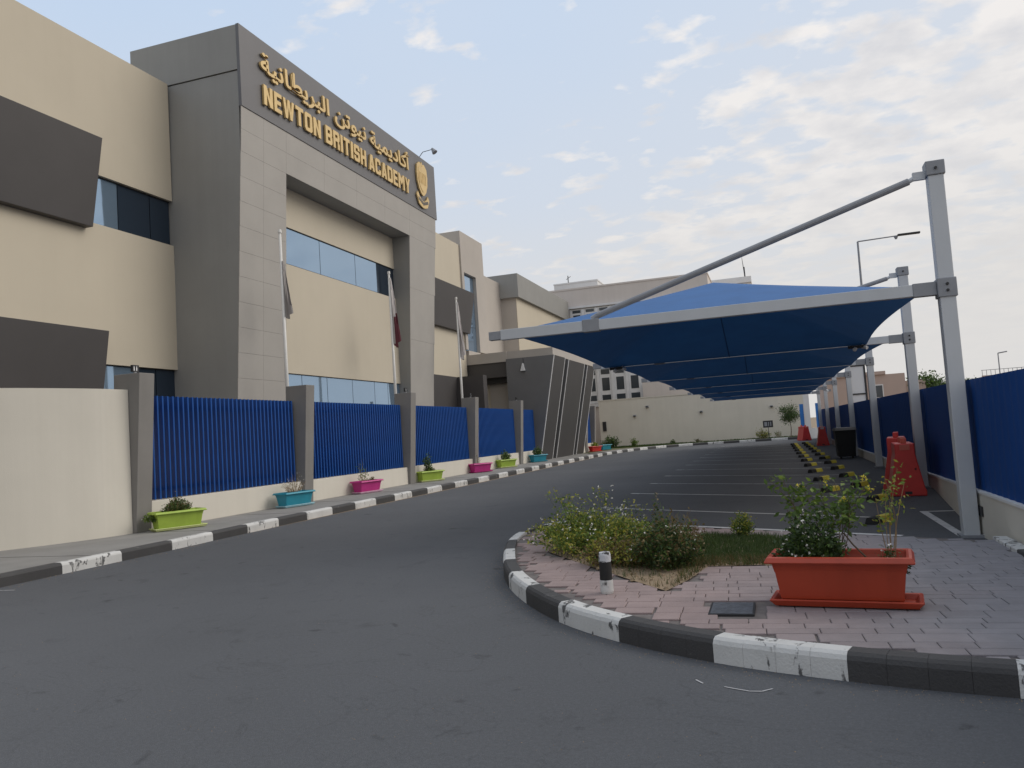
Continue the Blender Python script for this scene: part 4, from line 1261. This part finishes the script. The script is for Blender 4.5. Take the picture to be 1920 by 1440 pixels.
# lawn
random.seed(31); lw = MB()
cnt = 0
while cnt < 15000:
    x = random.uniform(-3.1, .35); y = random.uniform(7.2, 12.0)
    if not inside((x, y), bed): continue
    if x < -1.0 and random.random() < .80: continue
    if x < -1.7 and random.random() < .6: continue
    if y < 8.35 and random.random() < .7: continue
    h = random.uniform(.03, .085); a = random.random() * 6.28; dx, dy = math.cos(a) * .004, math.sin(a) * .004
    lx, ly = random.gauss(0, .02), random.gauss(0, .02)
    b = len(lw.v); lw.v += [(x - dx, y - dy, .15), (x + dx, y + dy, .15), (x + lx, y + ly, .15 + h)]; lw.f.append((b, b + 1, b + 2)); lw.m.append(1 if (y < 8.9 and random.random() < .55) else 0)
    cnt += 1
tag(lw.build('lawn_grass', [M['grassm'], M['leaf_dry']]), 'short dull green grass of the small lawn behind the orange planter', 'grass', kind='stuff')
# spiky blades on the dark bush
random.seed(33); t = thing('grass_tuft', 'pale arching grass blades growing out of the dark bush', 'grass tuft', (-1.2, 8.5, .15))
sb = MB()
for i in range(46):
    a = random.random() * 6.28; L_ = random.uniform(.3, .62); el = random.uniform(.5, 1.3)
    p = Vector((-1.2 + random.gauss(0, .08), 8.55 + random.gauss(0, .08), .3)); d = Vector((math.cos(a) * math.cos(el), math.sin(a) * math.cos(el), math.sin(el)))
    pts = [p + d * L_ * k / 5 + Vector((0, 0, -.10 * (k / 5) ** 2 * L_)) for k in range(6)]; twig(sb, pts, .0035, .001, 3)
sb.build('blade', M['leaf_light'], t)

# plants in the orange planter
def sprig(mb_s, mb_l, p, q, n, ls, mi=0, r=.006, bend=.04, cl=.05):
    p = Vector(p); q = Vector(q); pts = []
    off = Vector((random.gauss(0, bend), random.gauss(0, bend), 0))
    for k in range(6):
        t = k / 5; pts.append(p.lerp(q, t) + off * math.sin(t * 3.14))
    twig(mb_s, pts, r, .002, 5)
    for k in range(n):
        t = random.uniform(.55, 1.03); i0 = min(int(t * 5), 4); c = pts[i0].lerp(pts[i0 + 1], min(t * 5 - i0, 1))
        leaf(mb_l, c + Vector((random.gauss(0, cl), random.gauss(0, cl), random.gauss(0, cl * .7))), ls * random.uniform(.6, 1.3), mi + (random.random() < .3), .1)
    return pts
random.seed(41)
bush('potted_plant', 'dense dark green plant with white flowers at the left of the orange planter', 'plant', (.19, 6.74, .37), .25, .16, .47, 78, 52, .042, [M['leaf_dark'], M['leaf_mid'], M['leaf_dark']], M['stem'], flowers=60, seed=42, wild=.3)
t = thing('potted_plant', 'tall loose leafy plant rising above the orange planter', 'plant', (.33, 6.76, .37)); a_, b__ = MB(), MB()
random.seed(43)
for q, n, cl_ in (((.30, 6.95, 1.06), 60, .05), ((.18, 6.9, 1.03), 50, .04), ((.42, 6.98, 1.05), 60, .05), ((.56, 6.95, 1.09), 46, .04), ((.64, 6.9, 1.03), 34, .035), ((.50, 6.85, 1.0), 40, .05), ((.02, 6.92, 1.13), 44, .035), ((-.07, 6.9, 1.10), 22, .03), ((.04, 6.9, .86), 26, .035), ((.10, 6.95, .99), 34, .035), ((.44, 6.9, .84), 40, .045), ((.46, 6.8, .92), 34, .03)):
    sprig(a_, b__, (.33 + random.gauss(0, .02), 6.76, .37), q, int(n * 1.3), .056, 0, .0045, .035, cl_ * 1.1)
for q in ((.46, 6.82, .93), (.62, 6.88, 1.09), (.66, 6.9, 1.0), (.36, 6.95, 1.07), (.14, 6.9, 1.05)):
    for _ in range(12): leaf(b__, Vector(q) + Vector((random.gauss(0, .016), random.gauss(0, .016), random.gauss(0, .014))), .024, 2, .2, .8)
a_.build('stem', M['bark'], t); tag(b__.build('foliage', [M['leaf_mid'], M['leaf_light'], M['yellow']], t), kind='stuff')
t = thing('potted_plant', 'forked brown stem with yellowing leaves before the red barrier', 'plant', (.60, 6.74, .37)); a_, b__ = MB(), MB()
random.seed(44)
f_ = MB(); twig(f_, [Vector((.60, 6.74, .37)), Vector((.58, 6.76, .50)), Vector((.50, 6.78, .59)), Vector((.44, 6.80, .68))], .010, .005, 6); f_.build('stem', M['bark'], t)
c_ = MB(); twig(c_, [Vector((.76, 6.74, .37)), Vector((.78, 6.86, .7)), Vector((.80, 6.87, .9))], .006, .003, 6); c_.build('stem', M['drytwig'], t)
for q, n in (((.88, 6.9, 1.16), 34), ((.78, 6.9, 1.10), 30), ((.92, 6.9, 1.04), 20)):
    sprig(a_, b__, (.76, 6.74, .37), q, n, .042, 0, .005, .03, .03)
for q in ((.70, 6.86, .93), (.78, 6.86, 1.0)): sprig(a_, b__, (.76, 6.74, .37), q, 26, .04, 0, .004, .02, .025)
a_.build('stem', M['drytwig'], t); tag(b__.build('foliage', [M['leaf_light'], M['leaf_yellow']], t), kind='stuff')
bush('potted_plant', 'small dark sprig with white buds at the right of the orange planter', 'plant', (.74, 6.74, .37), .07, .06, .22, 14, 16, .028, [M['leaf_dark'], M['leaf_mid']], M['stem'], flowers=8, seed=45)
bush('potted_plant', 'tiny dark leafy shoot at the right rim of the orange planter', 'plant', (.83, 6.70, .37), .035, .03, .15, 7, 12, .025, [M['leaf_dark'], M['leaf_dark']], M['stem'], seed=46)
bush('potted_plant', 'low green seedling at the middle of the orange planter', 'plant', (.62, 6.76, .37), .05, .04, .12, 10, 14, .03, [M['leaf_mid'], M['leaf_dark']], M['stem'], seed=47)

# plants in the pavement pots
bush('potted_plant', 'bushy olive plant spilling from the first lime planter', 'plant', (-11.85, 13.72, .47), .20, .42, .36, 64, 30, .048, [M['leaf_mid'], M['leaf_dark'], M['leaf_dry']], M['stem'], seed=51)
bush('potted_plant', 'trailing pale-leaved plant over the left end of the first lime planter', 'plant', (-12.1, 13.3, .36), .22, .22, .14, 24, 22, .045, [M['leaf_light'], M['leaf_mid']], M['stem'], seed=52, flowers=14)
bush('potted_plant', 'dry bare branching twigs with seed heads in the first teal planter', 'plant', (-12.05, 18.3, .47), .3, .42, .58, 40, 5, .03, [M['leaf_dry']], M['drytwig'], seed=53, flowers=30)
bush('potted_plant', 'thin upright green shoots in the magenta planter', 'plant', (-12.12, 22.1, .47), .10, .28, .95, 8, 12, .06, [M['leaf_light'], M['leaf_mid']], M['drytwig'], seed=54)
bush('potted_plant', 'curled dry brown weeds in the magenta planter', 'plant', (-12.12, 22.6, .45), .14, .2, .2, 24, 8, .05, [M['leaf_dry']], M['drytwig'], seed=55)
bush('potted_plant', 'dark low plant in the second lime planter', 'plant', (-12.15, 27.2, .47), .2, .34, .22, 40, 26, .05, [M['leaf_dark'], M['leaf_dry'], M['leaf_light']], M['stem'], seed=56)
bush('potted_plant', 'tall round leafy stem in the second lime planter', 'plant', (-12.15, 27.1, .5), .16, .18, .75, 14, 26, .07, [M['leaf_mid'], M['leaf_dark']], M['stem'], seed=57)
bush('potted_plant', 'thin leaning twig in the pink planter', 'plant', (-12.1, 32.2, .47), .12, .2, .9, 4, 6, .06, [M['leaf_dry'], M['leaf_mid']], M['drytwig'], seed=58)
bush('potted_plant', 'leafy light plant in the third lime planter', 'plant', (-12.1, 35.9, .47), .28, .38, .5, 40, 22, .07, [M['leaf_light'], M['leaf_mid'], M['leaf_dark']], M['stem'], seed=59)
bush('potted_plant', 'green plant in the teal planter by the charcoal block', 'plant', (-12.05, 41.0, .47), .26, .4, .55, 36, 20, .08, [M['leaf_mid'], M['leaf_dark']], M['stem'], seed=60)
bush('potted_plant', 'yellow-green plant in the red planter beyond the charcoal blocks', 'plant', (-12.0, 55.2, .47), .26, .36, .32, 26, 18, .1, [M['leaf_light'], M['leaf_yellow']], M['stem'], seed=61)

# bollard
t = thing('bollard', 'short round black and white painted bollard on the pink pavers', 'bollard', (-1.54, 7.15, .15))
def cyl_ring(prof, n=20):
    mb = MB()
    for r, z in prof:
        for i in range(n): a = 2 * math.pi * i / n; mb.v.append((-1.54 + r * math.cos(a), 7.15 + r * math.sin(a), z))
    for k in range(len(prof) - 1):
        for i in range(n):
            j = (i + 1) % n; mb.f.append((k * n + i, k * n + j, k * n + n + j, k * n + n + i)); mb.m.append(0)
    mb.f.append(tuple((len(prof) - 1) * n + i for i in range(n))); mb.m.append(0)
    return mb
cyl_ring([(.055, .15), (.060, .17), (.058, .27)]).build('white_band', M['kerbwhite'], t, smooth=False)
cyl_ring([(.0555, .2702), (.055, .43)]).build('black_band', M['rubber'], t)
cyl_ring([(.056, .4302), (.055, .49), (.048, .512), (.02, .518)]).build('white_top', worn_paint('bollard_top_paint', (.55, .56, .58), (.03, .03, .03), .50, .56, 22), t)

# ------------------------------------------------------------------ red barriers
def barrier(lab, loc, rz, m1, m2, Lh=.5, hh=.98, group='red plastic barriers'):
    t = thing('road_barrier', lab, 'barrier', loc, rz, group)
    prof = [(-.31, 0), (.31, 0), (.31, .10), (.29, .14), (.17, .78), (.17, hh), (-.17, hh), (-.17, .78), (-.29, .14), (-.31, .10)]
    MB().prism(prof, lambda u, v, d: (u, d, v), -Lh, Lh).build('barrier_body', m1, t, world=False, bevel=.02)
    for yl in (-Lh + .12, Lh - .24): MB().box(-.05, .05, yl, yl + .12, hh, hh + .10).build('lug', m2, t, world=False, bevel=.01)
    MB().tube((.14, -Lh + .02, .5), (.165, -Lh - .0, .5), .02).box(-.06, .06, -Lh - .008, -Lh + .01, .04, .09).build('drain_plug', M['black'], t, world=False)
    MB().box(-.085, .085, -Lh - .012, -Lh - .002, hh - .12, hh - .02).build('end_label', m2, t, world=False)
    return t
barrier('nearest red plastic road barrier beside the second canopy post', (2.30, 17.05, 0), math.radians(-4), M['barrier'], M['barrier_faded'])
barrier('faded red barrier standing just behind the nearest one', (2.36, 18.30, 0), math.radians(-8), M['barrier'], M['barrier'], hh=1.06)
barrier('small red barrier at the far end of the car park near the blue gate', (1.85, 58.2, 0), math.radians(15), M['barrier'], M['barrier_faded'], Lh=.6, hh=.95)
barrier('dark red barrier half hidden between far canopy posts', (2.4, 46.5, 0), math.radians(0), M['barrier'], M['flagwhite'], hh=1.0)
# bin
t = thing('rubbish_bin', 'black wheeled rubbish bin standing against the blue fence', 'bin', (2.42, 31.6, 0))
MB().hexa([(2.10, 31.2, .08), (2.68, 31.2, .08), (2.68, 32.0, .08), (2.10, 32.0, .08), (2.04, 31.1, 1.02), (2.74, 31.1, 1.02), (2.74, 32.1, 1.02), (2.04, 32.1, 1.02)]).build('bin_body', M['rubber'], t, bevel=.02)
MB().hexa([(2.0, 31.05, 1.021), (2.78, 31.05, 1.021), (2.78, 32.15, 1.021), (2.0, 32.15, 1.021), (2.05, 31.2, 1.12), (2.74, 31.2, 1.12), (2.74, 32.1, 1.12), (2.05, 32.1, 1.12)]).build('lid', M['black'], t, bevel=.02)
for x in (2.18, 2.58): MB().tube((x - .02, 31.35, .09), (x + .03, 31.35, .09), .09, .09, 12).build('wheel', M['rubber'], t)

# ------------------------------------------------------------------ far end: wall, gate, tree
t = thing('perimeter_wall', 'long plain cream wall closing the far end of the car park', 'wall', (-5, 67, 0))
MB().box(-14.0, 2.6, 67, 67.3, 0, 4.05).build('wall_face', M['creamwall'], t)
MB().box(-14.05, 2.65, 66.96, 67.34, 4.05, 4.13).build('coping', M['creamwall'], t)
for lab, x, z in (('small dark camera on the left of the far cream wall', -11.0, 2.61), ('small dark fitting on the middle of the far cream wall', -5.56, 2.57), ('pale round fitting on the right of the far cream wall', -.1, 2.6), ('tiny fitting high on the left of the far cream wall', -9.9, 3.3)):
    c = thing('wall_fitting', lab, 'wall fitting', (x, 66.95, z))
    MB().box(x - .12, x + .12, 66.80, 66.99, z - .07, z + .09).build('housing', M['grey_metal'], c, bevel=.02)
    MB().box(x - .08, x + .08, 66.77, 66.799, z - .05, z + .03).build('lens', M['black'], c)
c = thing('intercom_panel', 'narrow black panel at the left edge of the far cream wall', 'panel', (-13.4, 66.95, 1.8))
MB().box(-13.75, -13.45, 66.9, 66.98, 1.5, 2.3).build('panel_face', M['black'], c)
# gate at the far right
G = thing('gate', 'bright blue gate leaves with white posts at the far right corner', 'gate', (2.6, 62, 0))
MB().box(1.85, 2.12, 62.9, 62.98, .1, 2.55).build('gate_leaf', mat('gate_blue', (.02, .16, .48), .5), G)
MB().box(2.95, 3.3, 62.9, 62.98, .1, 2.55).build('gate_leaf', bpy.data.materials['gate_blue'], G)
MB().box(2.16, 2.55, 62.8, 63.1, 0, 3.9).build('gate_post', M['white'], G)
MB().box(2.56, 3.6, 62.85, 63.1, 0, .75).build('gate_plinth', M['white'], G)
# small tree
def tree(name, lab, x, y, z0, h, tr, crx, crz, mats, nl, ls, seed, group=None, clumps=16):
    random.seed(seed); t = thing(name, lab, 'tree', (x, y, z0), 0, group)
    tk = MB(); top = z0 + h - crz * 1.1
    pts = [Vector((x + random.gauss(0, .02) * k, y + random.gauss(0, .02) * k, z0 + (top - z0) * k / 4)) for k in range(5)]
    twig(tk, pts, tr, tr * .6, 7); cc = []
    for i in range(clumps):
        a = random.random() * 6.28; r = random.uniform(.2, 1) ** .6; e = random.uniform(-.8, 1)
        c = Vector((x + math.cos(a) * r * crx * .8 * math.sqrt(1 - e * e * .7), y + math.sin(a) * r * crx * .8, z0 + h - crz + e * crz * .8)); cc.append(c)
        twig(tk, [pts[-1], pts[-1].lerp(c, .5) + Vector((0, 0, .03)), c], tr * .5, tr * .1, 5)
    tk.build('trunk', M['bark'], t); lf = MB()
    for i in range(nl):
        c = random.choice(cc); s = crx * .26
        leaf(lf, c + Vector((random.gauss(0, s), random.gauss(0, s), random.gauss(0, s * .8))), ls * random.uniform(.6, 1.4), random.randrange(len(mats)))
    tag(lf.build('crown', mats, t), kind='stuff')
tree('small_tree', 'small round-crowned tree on a thin trunk before the far cream wall', 1.1, 62.2 + 1.5, .15, 2.35, .035, .78, .62, [M['leaf_dark'], M['leaf_mid'], M['leaf_dark']], 4200, .085, 71)
bush('verge_bush', 'round dark bush beside the last grey pillar', 'bush', (-12.4, 63.0, .15), .8, .8, 1.1, 60, 24, .12, [M['leaf_dark'], M['leaf_dark'], M['leaf_mid']], M['stem'], seed=72)
bush('verge_bush', 'small leafy bush on the left of the far verge', 'bush', (-10.6, 63.5, .15), .4, .4, .8, 22, 18, .12, [M['leaf_mid'], M['leaf_light']], M['stem'], seed=73)
bush('verge_bush', 'pale straggly olive bush below the small sign', 'bush', (-.9, 64.6, .15), .7, .5, .85, 50, 14, .1, [M['leaf_mid'], M['leaf_dry'], M['leaf_yellow']], M['drytwig'], seed=74)
bush('verge_bush', 'thin wispy weeds against the far wall beside the tree', 'bush', (.2, 65.6, .15), .3, .3, .7, 20, 8, .08, [M['leaf_mid'], M['leaf_dry']], M['drytwig'], seed=76)
bush('verge_bush', 'low dark weed at the foot of the far wall, centre left', 'bush', (-7.9, 65.6, .15), .25, .2, .4, 12, 12, .1, [M['leaf_dark'], M['leaf_mid']], M['stem'], seed=77)
bush('verge_bush', 'low dark weed at the foot of the far wall, centre', 'bush', (-5.9, 65.6, .15), .35, .2, .32, 12, 12, .1, [M['leaf_dark'], M['leaf_dry']], M['stem'], seed=78)
# sparse verge grass
random.seed(79); lw = MB()
for i in range(9000):
    x = random.uniform(-13.2, 2.4); y = random.uniform(61.8, 66.8)
    if y < 63.9 and x > -8: continue
    if x > -7 and random.random() < .5: continue
    h = random.uniform(.03, .12); b = len(lw.v); w = .02
    lw.v += [(x - w, y, .135), (x + w, y, .135), (x + random.gauss(0, .03), y, .135 + h)]; lw.f.append((b, b + 1, b + 2)); lw.m.append(0)
tag(lw.build('verge_grass', M['grassm']), 'thin green grass on the verge before the far wall', 'grass', kind='stuff')
t = thing('small_sign', 'small dark square sign on a thin post before the far wall', 'sign', (-.45, 62.8 + 1.2, .15))
MB().box(-.48, -.44, 64.0, 64.04, .15, 1.0).build('sign_post', M['black'], t)
MB().box(-.82, -.10, 63.94, 63.98, .98, 1.5).build('sign_plate', M['black'], t, bevel=.01)
MB().box(-.72, -.52, 63.93, 63.938, 1.08, 1.40).box(-.45, -.38, 63.93, 63.938, 1.08, 1.40).box(-.30, -.22, 63.93, 63.938, 1.08, 1.40).build('sign_marks', M['grey_metal'], t)

# ------------------------------------------------------------------ far buildings
FB = thing('office_building', 'far pinkish-beige building with white framed window bands behind the entrance', 'building', (-11, 70, 0))
MB().box(-19.0, -4.4, 70, 82, 0, 14.35).build('wall', M['pink'], FB)
MB().box(-19.05, -4.35, 69.95, 82.05, 14.351, 14.5).build('parapet', M['pink'], FB)
def win_row(x0, x1, z0, z1, n, yv=69.9):
    fr = MB().box(x0, x1, yv, 69.995, z0, z1).build('window_band', M['windowwhite'], FB)
    w = (x1 - x0) / n
    for i in range(n):
        cx_ = x0 + (i + .5) * w
        for a, b in ((.06, .20), (.30, .66), (.78, .93)):
            hw = w * (.26 if b < .7 and a > .25 else .30)
            MB().box(cx_ - hw, cx_ + hw, yv - .02, yv - .003, z0 + (z1 - z0) * (1 - b), z0 + (z1 - z0) * (1 - a)).build('pane', M['farglass'], fr)
        MB().box(cx_ + w / 2 - .12, cx_ + w / 2 + .12, yv - .12, yv - .03, z0 + .1, z1 - .1).build('mullion', M['windowwhite'], fr) if i < n - 1 else None
win_row(-17.0, -10.6, 4.0, 7.15, 5)
win_row(-17.0, -10.6, 7.9, 10.3, 5)
win_row(-16.6, -5.6, 10.75, 12.55, 9)
MB().box(-17.1, -10.5, 69.7, 69.99, 7.25, 7.55).box(-17.1, -10.5, 69.78, 69.99, 3.7, 3.95).build('ledge', M['white'], FB)
MB().box(-16.7, -5.4, 69.7, 69.99, 12.6, 12.78).build('ledge', M['white'], FB)
MB().box(-10.4, -4.4, 68.5, 69.9, 0, 5.5).build('lower_block', M['pink'], FB)
t = thing('rooftop_block', 'pale stair block rising behind the roof of the pinkish building', 'building', (-18.5, 84, 0))
MB().box(-21.5, -16.7, 84, 92, 0, 17.6).build('wall', M['white'], t)
MB().box(-21.55, -16.65, 83.95, 92.05, 17.601, 17.75).build('parapet', M['white'], t)
MB().tube((-20.0, 84.5, 17.7), (-20.0, 84.5, 18.6), .05).tube((-20.2, 84.5, 18.2), (-19.7, 84.5, 18.5), .03).build('aerial', M['black'], t)
t = thing('white_building', 'white upper storey with windows and aerial, just right of the pinkish building', 'building', (-3, 84, 0))
MB().box(-5.2, -1.1, 84, 92, 0, 15.5).build('wall', M['white'], t)
MB().box(-5.3, -1.0, 83.8, 92.1, 15.501, 16.1).build('roof_slab', M['windowwhite'], t)
for x in (-4.4, -3.1, -2.0):
    fr = MB().box(x - .5, x + .4, 83.9, 83.995, 13.9, 15.4).build('window', M['windowwhite'], t)
    MB().box(x - .36, x + .26, 83.87, 83.897, 14.0, 15.3).build('pane', M['farglass'], fr)
MB().tube((-1.6, 84.5, 16.1), (-1.75, 84.5, 18.2), .05, .02).tube((-1.6, 84.5, 16.1), (-1.6, 84.5, 17.2), .07, .05).build('aerial', M['black'], t)

# right-hand background
t = thing('villa', 'low pinkish villa beyond the blue fence behind the posts', 'building', (10, 90, 0))
MB().box(5.2, 13.0, 90, 100, 0, 5.4).build('wall', M['pinkfar'], t)
MB().box(5.1, 11.2, 89.8, 100.2, 5.401, 5.75).build('parapet', M['pinkfar'], t)
MB().box(13.005, 15.0, 91, 99, 0, 4.6).build('side_wing', M['pinkfar'], t)
fr = MB().box(9.6, 10.9, 89.9, 89.995, 3.0, 4.4).build('window', M['windowwhite'], t); MB().box(9.7, 10.8, 89.87, 89.897, 3.1, 4.3).build('pane', M['farglass'], fr)
MB().tube((8.8, 92, 5.7), (8.8, 92, 6.6), .04).build('aerial', M['black'], t)
tree('distant_tree', 'hazy grey-green tree at the right end of the pinkish villa', 15.6, 92, 0, 5.0, .18, 1.9, 1.3, [M['leaf_dark'], M['leaf_mid']], 2600, .28, 81)
tree('distant_tree', 'tiny distant tree top over the blue fence right of the villa', 20.2, 96, 0, 4.4, .12, .8, .6, [M['leaf_dark'], M['leaf_mid']], 900, .2, 82)
t = thing('notice_board', 'tall pale board in a thin black frame behind the blue fence', 'board', (3.8, 40, 0))
MB().box(3.52, 4.08, 40.0, 40.03, 1.9, 3.75).build('board_face', M['white'], t)
MB().box(3.44, 3.518, 39.96, 40.06, 0, 3.8).box(4.082, 4.16, 39.96, 40.06, 0, 3.8).box(3.518, 4.082, 39.97, 40.05, 3.752, 3.81).box(3.518, 4.082, 39.96, 39.998, 2.45, 2.51).build('board_frame', M['black'], t)
# street lamps
t = thing('street_lamp', 'tall street lamp with a long bent arm rising behind the canopies', 'street lamp', (4.85, 45, 0))
MB().tube((4.85, 45, 0), (4.9, 45, 10.5), .09, .05, 10).build('lamp_post', M['grey_metal'], t)
MB().tube((4.9, 45, 10.5), (6.9, 45, 10.55), .035, .03, 8).build('arm', M['grey_metal'], t)
MB().box(6.8, 7.85, 44.88, 45.12, 10.53, 10.62).build('lamp_head', M['black'], t, bevel=.02)
MB().tube((6.72, 45, 10.50), (6.72, 45, 10.38), .10, .05, 8).build('camera_dome', M['grey_metal'], t)
t = thing('street_lamp', 'tiny distant street lamp above the blue fence at the right edge', 'street lamp', (21.5, 90, 0))
MB().tube((21.5, 90, 0), (21.5, 90, 6.6), .08, .05, 8).build('lamp_post', M['grey_metal'], t)
MB().tube((21.5, 90, 6.6), (22.3, 90, 6.7), .06, .06, 8).build('lamp_head', M['grey_metal'], t)
t = thing('rooftop_railing', 'low metal railing on a roof seen over the blue fence at far right', 'railing', (22, 90, 4.4))
MB().box(19.9, 25, 90, 90.05, 0, 4.5).build('roof_edge', M['pinkfar'], t)
mb = MB(); mb.box(19.9, 25, 90, 90.04, 5.0, 5.05)
for i in range(14): mb.box(19.95 + i * .38, 19.99 + i * .38, 90, 90.04, 4.5, 5.0)
mb.build('rail', M['grey_metal'], t)
